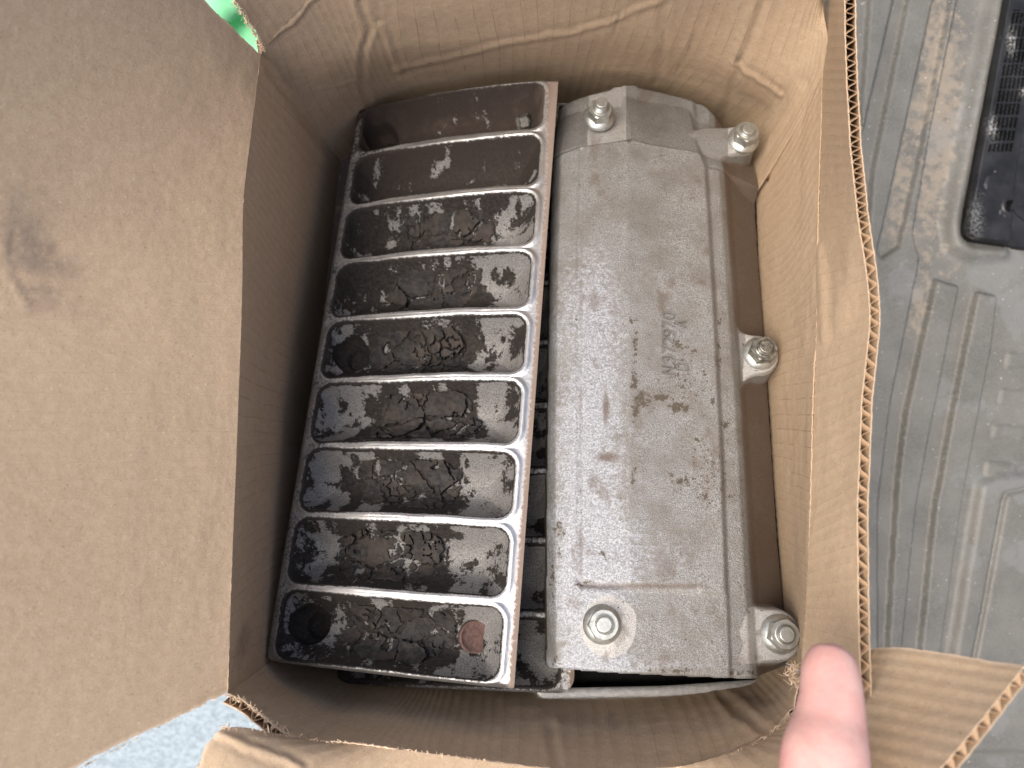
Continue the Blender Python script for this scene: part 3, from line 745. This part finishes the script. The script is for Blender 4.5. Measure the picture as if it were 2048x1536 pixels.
    brown = np.maximum(brown, .62*np.exp(-((PY-1172)/10)**2)*inpan*sstep(1460, 1380, PX)); brown = np.maximum(brown, .5*np.exp(-((PX-1161)/8)**2)*(PY > 560)*(PY < 1180)*n1*1.6)
    brown = np.maximum(brown, sstep(.50, .80, n1)*.55); brown = np.maximum(brown, .35*sstep(1300, 1420, PX)*n2*1.3)
    for cx_, cy_, sx_, sy_, k_ in ((1212, 810, 9, 50, .75), (1215, 915, 38, 14, .7), (1215, 990, 10, 50, .5), (1440, 560, 12, 22, 0), (1210, 1070, 14, 12, .5), (1330, 735, 30, 40, .3), (1310, 640, 40, 30, .3)):
        brown = np.maximum(brown, k_*np.exp(-((PX-cx_)/sx_)**2-((PY-cy_)/sy_)**2)*(.5+n2))
    pale_tone = .20+.50*np.exp(-((PX-1180)/70)**2)*sstep(380, 620, PY)+.12*sstep(1330, 1240, PX)*sstep(450, 800, PY)+.22*np.exp(-((PY-1120)/90)**2)*(PX < 1430)+.35*np.exp(-((PY-1335)/18)**2)
    pale_tone = pale_tone*(1-.8*sstep(1400, 1470, PX))*(1-.5*sstep(420, 250, PY))+(n1-.5)*.45
    # dry grime specks along the ridge and round the part number
    grime = np.zeros_like(h)
    spots = [(1270, 690, 7, 46, .7), (1268, 760, 10, 26, .75), (1285, 800, 26, 22, .85), (1322, 795, 30, 9, .8), (1358, 815, 22, 12, .95), (1270, 830, 12, 18, .8), (1368, 962, 26, 10, .85), (1340, 950, 8, 5, .8),
             (1266, 960, 6, 24, .75), (1270, 940, 5, 14, .7), (1400, 880, 14, 8, .6), (1412, 1000, 14, 14, .62), (1450, 850, 10, 9, .8), (1462, 995, 16, 8, .62), (1480, 1060, 8, 5, .65), (1355, 690, 12, 12, .72), (1372, 694, 5, 5, .9), (1390, 702, 10, 4, .8), (1120, 1060, 12, 22, .8), (1118, 1110, 6, 12, .7), (1170, 1165, 30, 7, .6),
             (1262, 640, 6, 8, .7), (1440, 720, 6, 10, .75), (1438, 690, 5, 20, .6), (1440, 640, 6, 12, .6), (1490, 690, 10, 4, .75), (1425, 800, 5, 10, .6), (1105, 1150, 6, 60, .55), (1115, 1320, 12, 12, .7), (1340, 1340, 60, 8, .62), (1260, 282, 10, 5, .7), (1485, 1345, 60, 7, .55), (1370, 760, 60, 60, .36), (1420, 940, 40, 60, .36), (1205, 1110, 10, 8, .6)]
    for cx_, cy_, sx_, sy_, k_ in spots: grime = np.maximum(grime, k_*np.exp(-((PX-cx_)/sx_)**2-((PY-cy_)/sy_)**2)*(.75+.5*n2)); brown = np.maximum(brown, .50*k_*np.exp(-((PX-cx_)/sx_/1.6)**2-((PY-cy_)/sy_/1.5)**2)*(.5+n2))
    mach = np.zeros_like(h)
    dd = np.hypot((PX-1218)/56, (PY-1254)/66)+(n1-.5)*.25; mach = np.maximum(mach, 1-sstep(.9, 1.05, dd))
    mach = np.maximum(mach, (1-sstep(-.001, .001, L3+.0008))*sstep(1480, 1500, PX+(n1-.5)*60)); mach = np.maximum(mach, .9*(1-sstep(-.001, .001, L2+.0014))*sstep(1468, 1500, PX+(n1-.5)*50))
    mach = np.maximum(mach, .8*(1-sstep(-.001, .001, L1+.001))*sstep(1448, 1462, PX)); mach = np.maximum(mach, sstep(1165, 1185, PX+(n1-.5)*20)*sstep(1256, 1250, PX)*(dT > .003)*.75)
    mach = np.maximum(mach, .47*np.exp(-((PX-1438)/9)**4-((PY-590)/34)**4))
    # drop cells outside the outline, skirt to the added black plate
    c4 = keep[:-1, :-1] & keep[1:, :-1] & keep[1:, 1:] & keep[:-1, 1:]
    fs = grid_faces(ny, nx, c4)
    vs = np.stack([X.ravel(), Y.ravel(), h.ravel()], -1)
    vs, fs, at = compact(vs, fs, dict(brown=brown, pale_tone=pale_tone, grime=grime, machined=mach))
    v0, v1_, v3 = vs[fs[0, 0]], vs[fs[0, 1]], vs[fs[0, 3]]
    if np.cross(v1_-v0, v3-v0)[2] < 0: fs = fs[:, ::-1]
    def low(q):
        q[:, 2] = np.where(q[:, 2] < -.03, -.046, np.maximum(q[:, 2]-.012, -.046))
        q[:, 2] = -.046
        return q
    vs2, fs2, b = skirt(vs, fs, low)
    at = {k: np.concatenate([v, v[b], v[b]]) for k, v in at.items()}
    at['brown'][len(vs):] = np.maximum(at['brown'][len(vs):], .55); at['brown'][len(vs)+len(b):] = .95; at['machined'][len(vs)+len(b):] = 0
    mesh_obj('cover_body', vs2, fs2, COVER, root, True, at)
    # added black plate, its colour imitates the dark gap on the right
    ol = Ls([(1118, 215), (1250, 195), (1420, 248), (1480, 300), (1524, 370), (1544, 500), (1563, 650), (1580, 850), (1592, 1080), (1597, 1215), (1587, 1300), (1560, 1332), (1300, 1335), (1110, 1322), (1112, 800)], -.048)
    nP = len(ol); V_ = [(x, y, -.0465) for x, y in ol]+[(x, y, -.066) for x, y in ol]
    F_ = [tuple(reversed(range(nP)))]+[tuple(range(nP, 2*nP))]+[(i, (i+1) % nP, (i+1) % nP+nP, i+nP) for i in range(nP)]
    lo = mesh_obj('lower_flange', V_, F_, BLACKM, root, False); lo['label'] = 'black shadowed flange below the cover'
    # nuts
    for (px, py, hh, up, mat, rz, lab) in ((1198, 236, -.0085, .0065, ZINC, 10, 'nut with tall threaded stud'), (1486, 281, -.0105, .0030, ZINC, 25, None), (1519, 708, -.0112, .0035, DIRTYZINC, 5, 'oily blackened nut'),
                                      (1204, 1249, -.003, .0022, ZINC, 0, None), (1558, 1268, -.0085, .0030, ZINC, 15, None)):
        n_ = make_nut(root, up, mat); x, y = L(px, py, hh); n_.location = (x, y, hh+.0006); n_.rotation_euler = (0, 0, R(rz))
        if lab: n_['label'] = lab
        if mat is DIRTYZINC:
            fx = [c for c in n_.children if c.name.startswith('flange')][0]; fx.data.materials[0] = ZINC
    # raised cast characters, stroke by stroke, reading from the near end to the far end
    G = {'N': [[(0, 0), (0, 1), (.62, 0), (.62, 1)]], '3': [[(0, .86), (.15, 1), (.45, 1), (.58, .82), (.5, .58), (.25, .52), (.55, .45), (.62, .2), (.45, 0), (.15, 0), (0, .15)]],
         '7': [[(0, 1), (.62, 1), (.22, 0)]], '2': [[(0, .8), (.12, 1), (.45, 1), (.6, .8), (.5, .5), (0, 0), (.62, 0)]],
         '9': [[(.6, .62), (.45, .45), (.15, .45), (.02, .65), (.1, .92), (.35, 1), (.58, .85), (.6, .5), (.4, .1), (.1, 0)]],
         '0': [[(.3, 0), (.08, .15), (0, .5), (.08, .85), (.3, 1), (.52, .85), (.6, .5), (.52, .15), (.3, 0)]],
         'D': [[(0, 0), (0, 1), (.35, 1), (.58, .8), (.6, .25), (.4, 0), (0, 0)]], 'A': [[(0, 0), (.3, 1), (.6, 0)], [(.1, .35), (.5, .35)]]}
    def glyph(ch, px, py, size, nm='raised_character'):
        ox, oy = L(px, py, 0); V_, F_ = [], []; rad = .00055
        for st in G[ch]:
            pts = []
            for gx, gy in st:
                gx2 = gx*.95+gy*.12; pts.append(Vector((ox-(gy-.5)*size*1.0, oy+(gx2-.25)*size, .0005)))
            for a, b_ in zip(pts[:-1], pts[1:]):
                dr = (b_-a).normalized(); sd_ = Vector((-dr.y, dr.x, 0)); b0 = len(V_)
                for q in (a-dr*.0002, b_+dr*.0002):
                    for s_, z_ in ((-1.4, -.0008), (-.5, .0011), (.5, .0011), (1.4, -.0008)): V_.append(q+sd_*s_*rad+Vector((0, 0, z_)))
                for k in range(3): F_.append((b0+k, b0+k+1, b0+k+5, b0+k+4))
                F_ += [(b0, b0+1, b0+2, b0+3), (b0+4, b0+5, b0+6, b0+7)]
        o = mesh_obj(nm, [tuple(v) for v in V_], F_, COVER, root, False, dict(brown=[.42]*len(V_), pale_tone=[.2]*len(V_), grime=[0]*len(V_), machined=[0]*len(V_)))
    for ch, py in zip('N372970', (743, 722, 702, 685, 669, 652, 634)): glyph(ch, 1337, py, .0072)
    glyph('D', 1364, 736, .0068); glyph('A', 1360, 650, .0068)
    return root
cover = make_cover()
tag(cover, 'rough grey cast cover with five flange nuts and raised number N372970, in the right half', 'casting')

# grey pan underneath, only its near rim shows
def make_pan():
    root = empty('lower_pan'); root.matrix_world = FR.copy()
    hh = -.066
    pts = Ls([(1067, 1404), (1330, 1399), (1574, 1382), (1560, 1200), (1530, 500), (1500, 300), (1150, 300), (1090, 700), (1070, 1200)], hh)
    ar = sum(x0*y1-x1*y0 for (x0, y0), (x1, y1) in zip(pts, pts[1:]+pts[:1]))
    if ar < 0: pts = pts[::-1]
    out = []; n0 = len(pts)
    for i in range(n0):                    # rounded corners
        a, b_, c = (np.array(pts[k % n0]) for k in (i-1, i, i+1)); r_ = min(.009, .45*np.linalg.norm(a-b_), .45*np.linalg.norm(c-b_))
        p0 = b_+(a-b_)/np.linalg.norm(a-b_)*r_; p1 = b_+(c-b_)/np.linalg.norm(c-b_)*r_
        for t in np.linspace(0, 1, 7): out.append((1-t)**2*p0+2*t*(1-t)*b_+t*t*p1)
    out = np.array(out); n = len(out); tg = np.roll(out, -1, 0)-np.roll(out, 1, 0); tg /= np.linalg.norm(tg, axis=1, keepdims=True)
    nr = np.stack([-tg[:, 1], tg[:, 0]], -1)   # inwards
    def ringz(off, z): q = out+nr*off; return np.concatenate([q, np.full((n, 1), hh+z)], 1)
    def strip(k): return [(i*n+q, i*n+(q+1) % n, (i+1)*n+(q+1) % n, (i+1)*n+q) for i in range(k-1) for q in range(n)]
    rr_ = [ringz(*q) for q in ((0, -.018), (0, -.002), (.0010, -.0004), (.0022, 0), (.0070, 0), (.0078, -.0006))]
    o = mesh_obj('rim', np.concatenate(rr_), strip(len(rr_)), PAN, root, True); o.modifiers.new('es', 'EDGE_SPLIT').split_angle = R(50)
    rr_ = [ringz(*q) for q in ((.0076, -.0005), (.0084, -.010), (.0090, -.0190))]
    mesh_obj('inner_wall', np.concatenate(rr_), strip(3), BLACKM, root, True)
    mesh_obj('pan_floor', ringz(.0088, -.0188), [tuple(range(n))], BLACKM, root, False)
    return root
pan = make_pan()
tag(pan, 'dull grey shallow pan under the cast cover, only its near rounded rim visible', 'metal pan')

# ------------------------------------------------------------------ hand
def loft(pts, n=24):
    """pts: list of (position, radius_side, radius_deep); returns closed tube"""
    V_, F_ = [], []
    ps = [Vector(p[0]) for p in pts]
    side0 = None
    for i, (p, ra, rb) in enumerate(pts):
        d = (ps[min(i+1, len(ps)-1)]-ps[max(i-1, 0)]).normalized()
        s_ = Vector((1, 0, 0)); s_ = (s_-d*s_.dot(d)).normalized(); u_ = d.cross(s_)
        for k in range(n): t = 2*math.pi*k/n; V_.append(Vector(p)+s_*ra*math.cos(t)+u_*rb*math.sin(t))
    for i in range(len(pts)-1):
        for k in range(n): a = i*n+k; b_ = i*n+(k+1) % n; F_.append((a, b_, b_+n, a+n))
    F_.append(tuple(range(len(V_)-n, len(V_)))); F_.append(tuple(reversed(range(n))))
    return V_, F_
def chain(knots, sub=5):
    k = np.array([[*p, a, b_] for p, a, b_ in knots]); t = np.linspace(0, 1, (len(k)-1)*sub+1)
    q = catmull(k, t); return [((r[0], r[1], r[2]), r[3], r[4]) for r in q]
MSKIN = None
def mat_skin():
    b = MB('skin'); n = b.noise(60, 4, .6); n2 = b.noise(380, 3, .6); n3 = b.noise(35, 2)
    c = b.mix(b.step(n, .3, .7), (.60, .33, .29), (.68, .43, .37)); c = b.mix(b.step(n3, .45, .7, 0, .7), c, (.58, .24, .23))
    wv = b.n('ShaderNodeTexWave'); b.l(b.tc.outputs['Object'], wv.inputs[0]); wv.inputs['Scale'].default_value = 420; wv.inputs['Distortion'].default_value = 9; wv.inputs['Detail'].default_value = 2; wv.inputs['Detail Scale'].default_value = .3
    nr = b.bump(wv.outputs['Fac'], .0002, .3); nr = b.bump(n2, .0006, .4, nr)
    b.b.inputs['Subsurface Radius'].default_value = (.006, .002, .001); b.b.inputs['Subsurface Scale'].default_value = 1.
    return b.set(color=c, rough=.48, spec=.4, normal=nr, sss=.35)
SKIN = mat_skin()
hand = empty('hand', tuple(P(1650, 1560, .27)))
def hp(px, py, d): return tuple(P(px, py, d))
parts = []
parts.append(chain([(hp(1664, 1290, .302), .0022, .002), (hp(1664, 1296, .302), .0058, .0052), (hp(1663, 1312, .300), .0092, .0078), (hp(1662, 1345, .296), .0114, .0092), (hp(1663, 1400, .290), .0124, .0102), (hp(1659, 1455, .285), .0140, .0115), (hp(1650, 1520, .278), .0162, .0135),
                    (hp(1640, 1620, .272), .0155, .0145), (hp(1610, 1800, .275), .0175, .017), (hp(1600, 2000, .285), .022, .020)]))
parts.append(chain([(hp(1600, 1880, .28), .020, .014), (hp(1720, 2020, .29), .036, .017), (hp(1790, 2250, .30), .040, .018), (hp(1790, 2550, .31), .033, .021), (hp(1790, 2950, .32), .028, .022)]))
for k in range(4):
    sx = 1720+k*62; L_ = (.9, 1., .93, .75)[k]
    parts.append(chain([(hp(sx, 2050, .30), .0095, .0095), (hp(sx+30, 1860+20*abs(k-1), .335), .0092, .009), (hp(sx+20, 1820+22*abs(k-1), .36), .0085, .0082), (hp(sx-20, 1850+22*abs(k-1), .39*1), .0075, .0072), (hp(sx-35, 1880+22*abs(k-1), .40), .004, .004)]))
V_, F_ = [], []
for pt in parts:
    v_, f_ = loft(pt); o_ = len(V_); V_ += [tuple(v) for v in v_]; F_ += [tuple(i+o_ for i in q) for q in f_]
loc = Vector(P(1650, 1560, .27)); V_ = [tuple(Vector(v)-loc) for v in V_]
hb = mesh_obj('hand_body', V_, F_, SKIN, hand, True)
rm = hb.modifiers.new('r', 'REMESH'); rm.mode = 'VOXEL'; rm.voxel_size = .0011; rm.use_smooth_shade = True
sm = hb.modifiers.new('s', 'SMOOTH'); sm.iterations = 6; sm.factor = .6
# thumb nail on the side turned away to the left
b = MB('nail'); NAIL = b.set(color=(.80, .58, .54), rough=.3, spec=.5, sss=.2)
nv, nf = [], []
for i in range(9):
    for j in range(7):
        t = i/8; s_ = (j/6-.5)*2
        ang = R(172+s_*40); c0 = Vector(P(1664, 1306+72*t, .3005-.006*t)); ra = .0098+.0017*t; rb = .0084+.0012*t
        sh = (1-.25*(1-t)**3*s_*s_)
        nv.append(tuple(c0+Vector((ra*1.0*math.cos(ang), 0, -rb*math.sin(ang)*1.0+.0005))+Vector((0, -.0012*s_*s_*(1-t), 0))-loc))
for i in range(8):
    for j in range(6): a = i*7+j; nf.append((a, a+1, a+8, a+7))
nl = mesh_obj('thumb_nail', nv, nf, NAIL, hand, True); m_ = nl.modifiers.new('s', 'SOLIDIFY'); m_.thickness = .0007; m_.offset = 0; nl.modifiers.new('ss', 'SUBSURF').levels = 1
tag(hand, 'pink thumb of a hand pressing against the inside of the right box flap', 'hand')

# ------------------------------------------------------------------ vehicle cargo bed, mat, black vent cover
DB = .632
def mat_mat():
    b = MB('grey_rubber_mat'); n = b.noise(26, 5, .6); n2 = b.noise(900, 3, .6); n3 = b.noise(120, 4, .65)
    c = b.mix(b.step(n, .3, .7), (.088, .084, .071), (.130, .124, .106)); c = b.mix(b.step(n2, .35, .7, 0, .5), c, (.18, .178, .16))
    d = b.math('ADD', b.attr('dust'), b.math('MULTIPLY', b.math('SUBTRACT', n3, .5), 1.5))
    c = b.mix(b.step(d, .45, .8, 0, .75), c, b.mix(n2, (.20, .165, .12), (.30, .25, .19)))
    sp = b.step(b.noise(420, 1, .4), .76, .79, 0, .6); c = b.mix(sp, c, (.55, .55, .52))
    wp = b.step(b.noise(15, 4, .7), .55, .62, 0, .35); c = b.mix(wp, c, (.18, .185, .18))
    nr = b.bump(n2, .0005, .3); nr = b.bump(n3, .001, .3, nr)
    return b.set(color=c, rough=.52, spec=.45, normal=nr)
MAT = mat_mat()
bed = mesh_obj('cargo_floor', [(x, y, z) for z in (H-DB-.0045, H-DB-.05) for x, y in ((-.168, -2), (1.6, -2), (1.6, 2), (-.168, 2))], [(0, 1, 2, 3), (7, 6, 5, 4), (0, 4, 5, 1), (1, 5, 6, 2), (2, 6, 7, 3), (3, 7, 4, 0)], mat_simple('bed_plastic', (.11, .112, .108), (.15, .152, .148), .6, 0, 60, .0005), None, False)
tag(bed, kind='structure')
def build_mat():
    x0, x1, y0, y1 = .17, .62, -.52, .52; res = .0011
    nx = int((x1-x0)/res); ny = int((y1-y0)/res); X, Y = np.meshgrid(np.linspace(x0, x1, nx), np.linspace(y1, y0, ny))
    PX = 1024+X/DB*F; PY = 768-Y/DB*F
    h = np.zeros_like(X)
    ribs = [[(1733, -160), (1735, 0), (1716, 250), (1722, 262), (1783, 0), (1800, -160)],
            [(1838, -160), (1812, 0), (1742, 340), (1722, 560), (1715, 900), (1712, 1400), (1750, 1400), (1752, 1000), (1777, 800), (1832, 530), (1815, 480), (1757, 520), (1750, 500), (1862, 0), (1895, -160)],
            [(1925, -160), (1897, 0), (1840, 290), (1790, 505), (1835, 525), (1820, 470), (1858, 250), (1910, 0), (1942, -160)],
            [(1866, 560), (1808, 820), (1790, 960), (1765, 1400), (1788, 1400), (1828, 1000), (1885, 710), (1912, 575)],
            [(1948, 585), (1912, 760), (1876, 955), (1866, 1000), (1825, 1400), (1862, 1400), (1918, 1000), (1981, 702), (1995, 594)]]
    for q in ribs: h = np.maximum(h, .0060*inpoly(PX, PY, q))
    h = blur(h, 1, 1)
    step = inpoly(PX, PY, [(1990, 596), (1978, 702), (1921, 1000), (1868, 1400), (2600, 1400), (2600, 480), (2010, 500)])
    s2 = blur(step.astype(float), 1, 2); h = h*(1-s2)-.004*s2
    for q in ([(2016, 632), (2030, 632), (2026, 668), (2014, 668)], [(2010, 700), (2060, 702), (2052, 742), (2003, 740)], [(1998, 772), (2070, 776), (2062, 822), (1990, 812)], [(1984, 842), (2060, 850), (2052, 885), (1976, 882)], [(1968, 915), (2040, 925), (2030, 960), (1960, 958)]):
        h += .0055*blur(inpoly(PX, PY, q).astype(float), 2, 2)
    # raised lip round the black cover
    lip = inpoly(PX, PY, [(2025, -160), (2003, 0), (1916, 440), (1914, 475), (1935, 494), (2012, 500), (2010, 520), (1930, 520), (1895, 500), (1888, 440), (1975, 0), (1990, -160)])
    h = np.maximum(h, .009*blur(lip.astype(float), 3, 2))
    plate = inpoly(PX, PY, [(1955, 965), (1990, 950), (2300, 930), (2300, 1500), (1870, 1500), (1900, 1300)])
    pl_ = blur(plate.astype(float), 2, 2); h = h*(1-pl_)+.006*pl_
    gd = segdist(PX, PY, [(2048, 975), (2005, 985), (1999, 1000), (1940, 1314), (1920, 1420)]); h -= .0035*np.exp(-(gd/4.5)**2)
    h += (fbm(X/.05, Y/.05, 61, 3)-.5)*.002
    dust = .26+.55*np.exp(-((PX-1880)/55)**2-((PY-200)/330)**2)+.35*np.exp(-((PX-1800)/40)**2-((PY-450)/240)**2)+.3*np.exp(-((PX-1850)/40)**2-((PY-620)/60)**2)-.25*sstep(700, 1000, PY)
    rub = blur((h > .0018).astype(float), 2, 1); dust = dust-.22*rub
    vs = np.stack([X.ravel(), Y.ravel(), (H-DB+h).ravel()], -1); fs = grid_faces(ny, nx)
    o = mesh_obj('ribbed_floor_mat', vs, fs, MAT, None, True, dict(dust=dust.ravel()))
    tag(o, kind='structure')
build_mat()
def mat_black():
    b = MB('scuffed_black_plastic'); n = b.noise(45, 5, .65); n2 = b.noise(500, 3)
    c = b.mix(b.step(n, .35, .7), (.009, .009, .009), (.020, .020, .021)); c = b.mix(b.step(b.noise(110, 5, .75, dist=2), .64, .70, 0, .35), c, (.22, .23, .24))
    c = b.mix(b.math('MULTIPLY', b.attr('scuff'), b.step(n2, .4, .6)), c, (.42, .42, .40))
    return b.set(color=c, rough=b.step(n, .3, .7, .32, .5), spec=.3, normal=b.bump(n2, .0003, .3))
def build_vent():
    root = empty('vent_cover', tuple(P(2010, 250, DB)))
    d0 = .618; res = .0006; x0, y1 = P(1905, -120, d0)[:2]; x1, y0 = P(2330, 520, d0)[:2]
    nx = int((x1-x0)/res); ny = int((y1-y0)/res); X, Y = np.meshgrid(np.linspace(x0, x1, nx), np.linspace(y1, y0, ny))
    PX = 1024+X/d0*F; PY = 768-Y/d0*F
    outl = [(2036, -120), (2012, 0), (1934, 440), (1932, 466), (1944, 478), (2060, 496), (2330, 520), (2330, -120)]
    keep = inpoly(PX, PY, outl)
    kf = blur(keep.astype(float), 3, 2)
    h = .006*sstep(.5, .95, kf)
    # long bevelled shoulder
    sx = np.interp(PY, [-120, 0, 230, 400, 470, 520], [2110, 2085, 2045, 2022, 2018, 2016]); h += -.012*sstep(0, 14, PX-sx)
    # slots
    ex = np.interp(PY, [-120, 0, 440, 520], [2036, 2012, 1934, 1925])
    s_ = (PX-ex); row = PY/26.; col = (s_-14)/8.3
    fr = row-np.floor(row); fc = col-np.floor(col)
    slot = (fr > .08) & (fr < .90) & (fc > .2) & (fc < .72) & (col > 0) & (col < 6) & (PY > 22) & (PY < 305) & (s_ < 14+8.3*(1.2+np.floor(.8+5*np.clip((PY-20)/40, 0, 1))))
    h -= .004*slot
    hd = np.hypot(PX-2018, (PY-413)); h -= .008*(hd < 11); h += .001*np.exp(-((hd-14)/3)**2)
    ad = segdist(PX, PY, [(1985, 345), (1972, 352), (1966, 368), (1967, 378)]); h -= .0012*np.exp(-(ad/2.5)**2)
    kp = kf > .5; c4 = kp[:-1, :-1] & kp[1:, :-1] & kp[1:, 1:] & kp[:-1, 1:]
    vs = np.stack([X.ravel(), Y.ravel(), (H-d0-.004+h).ravel()], -1); fs = grid_faces(ny, nx, c4)
    sc = .9*np.exp(-((PX-2020)/8)**2-((PY-85)/22)**2)+.8*np.exp(-((PX-1982)/8)**2-((PY-258)/20)**2)+.6*np.exp(-((PX-2042)/5)**2-((PY-185)/8)**2)+.3*np.exp(-((PX-1950)/12)**2-((PY-440)/40)**2)
    vs, fs, at = compact(vs, fs, dict(scuff=sc)); 
    def low(q): q[:, 2] = H-DB-.003; return q
    vs, fs, b_ = skirt(vs, fs, low); at = {'scuff': np.concatenate([at['scuff'], np.zeros(2*len(b_))])}
    vs = vs-np.array(P(2010, 250, DB))
    mesh_obj('slotted_panel', vs, fs, mat_black(), root, True, at).modifiers.new('es', 'EDGE_SPLIT').split_angle = R(45)
    tag(root, 'scuffed black plastic cover with rows of vent slots beside the grey ribbed mat', 'vent cover')
    # thin loose wire by the screw hole
    q = [(2024, 418, .588), (2032, 428, .586), (2048, 442, .586), (2080, 455, .586)]
    V2, F2 = loft([(tuple(P(*t)-P(2010, 250, DB)), .0004, .0004) for t in q], 8); mesh_obj('wire', [tuple(v) for v in V2], F2, BLACKM, root)
build_vent()

# ------------------------------------------------------------------ outside: asphalt and a broad-leaved plant
def mat_asphalt():
    b = MB('light_asphalt'); v = b.n('ShaderNodeTexVoronoi'); b.l(b.tc.outputs['Object'], v.inputs['Vector']); v.inputs['Scale'].default_value = 230
    sep = b.n('ShaderNodeSeparateColor'); b.l(v.outputs['Color'], sep.inputs[0])
    n = b.noise(300, 4, .7)
    c = b.mix(b.step(sep.outputs[0], .1, .9), (.22, .27, .30), (.36, .43, .47)); c = b.mix(b.step(n, .45, .7, 0, .6), c, (.48, .55, .58))
    return b.set(color=c, rough=.8, normal=b.bump(v.outputs['Distance'], .004, .8))
g = mesh_obj('ground', [(-12, -12, -.85), (12, -12, -.85), (12, 12, -.85), (-12, 12, -.85)], [(0, 1, 2, 3)], mat_asphalt(), None, False); tag(g, kind='structure')
def mat_leaf():
    b = MB('leaf_green'); n = b.noise(18, 3); uv = b.n('ShaderNodeSeparateXYZ'); b.l(b.tc.outputs['UV'], uv.inputs[0])
    vein = b.step(b.math('ABSOLUTE', b.math('SUBTRACT', uv.outputs[0], .5)), 0, .02, 1, 0)
    rib = b.math('FRACT', b.math('ADD', b.math('MULTIPLY', uv.outputs[1], 9), b.math('MULTIPLY', b.math('ABSOLUTE', b.math('SUBTRACT', uv.outputs[0], .5)), -4)))
    rb = b.step(b.math('ABSOLUTE', b.math('SUBTRACT', rib, .5)), .0, .08, 1, 0)
    c = b.mix(n, (.20, .62, .30), (.28, .72, .38)); c = b.mix(b.math('MULTIPLY', b.math('MAXIMUM', vein, rb), .5), c, (.14, .48, .22))
    return b.set(color=c, rough=.35, spec=.5)
LEAF = mat_leaf(); STEM = mat_simple('stem_green', (.10, .30, .10), (.16, .38, .14), .5, 0, 100)
def build_plant(px, py, seed):
    rs = random.Random(seed); base = P(px, py, .92); base[2] = -.85; root = empty('leafy_plant', tuple(base))
    specs = [(-.02, .02, .22, 20, .42), (.06, -.04, .20, 75, .38), (-.10, -.05, .21, 150, .36), (.02, .12, .18, 60, .34), (.10, .07, .20, 110, .30), (-.12, .12, .22, -20, .40), (.0, -.12, .2, 200, .33), (.16, .0, .2, -60, .26)]
    for (lx, ly, ln, az, hz) in specs:
        V_, F_, UV = [], [], []; nu, nv = 9, 15; a = R(az)
        for j in range(nv):
            t = j/(nv-1); wd = .075*math.sin(math.pi*min(1, t*.93+.07))**.8*(1-t*.25)
            for i in range(nu):
                s_ = (i/(nu-1)-.5)*2; x = t*ln-ln/2; y = s_*wd; z = hz+.05*math.sin(t*2.4)-.05*t*t+.018*abs(s_)-.02*s_*s_+.004*math.sin(t*30+abs(s_)*4)
                V_.append((lx+x*math.cos(a)-y*math.sin(a), ly+x*math.sin(a)+y*math.cos(a), z)); UV.append((i/(nu-1), t))
        for j in range(nv-1):
            for i in range(nu-1): q = j*nu+i; F_.append((q, q+1, q+nu+1, q+nu))
        o = mesh_obj('leaf', V_, F_, LEAF, root, True, None, UV); m = o.modifiers.new('s', 'SOLIDIFY'); m.thickness = .0012
        V2, F2 = loft([((0, 0, 0), .006, .006), ((lx*.4, ly*.4, hz*.5), .005, .005), ((lx-ln/2*math.cos(a), ly-ln/2*math.sin(a), hz), .004, .004)], 8)
        mesh_obj('stem', [tuple(v) for v in V2], F2, STEM, root, True)
    return root
pl1 = build_plant(455, 55, 1)
tag(pl1, 'bright green broad-leaved plant glimpsed past the far left corner of the box', 'plant')
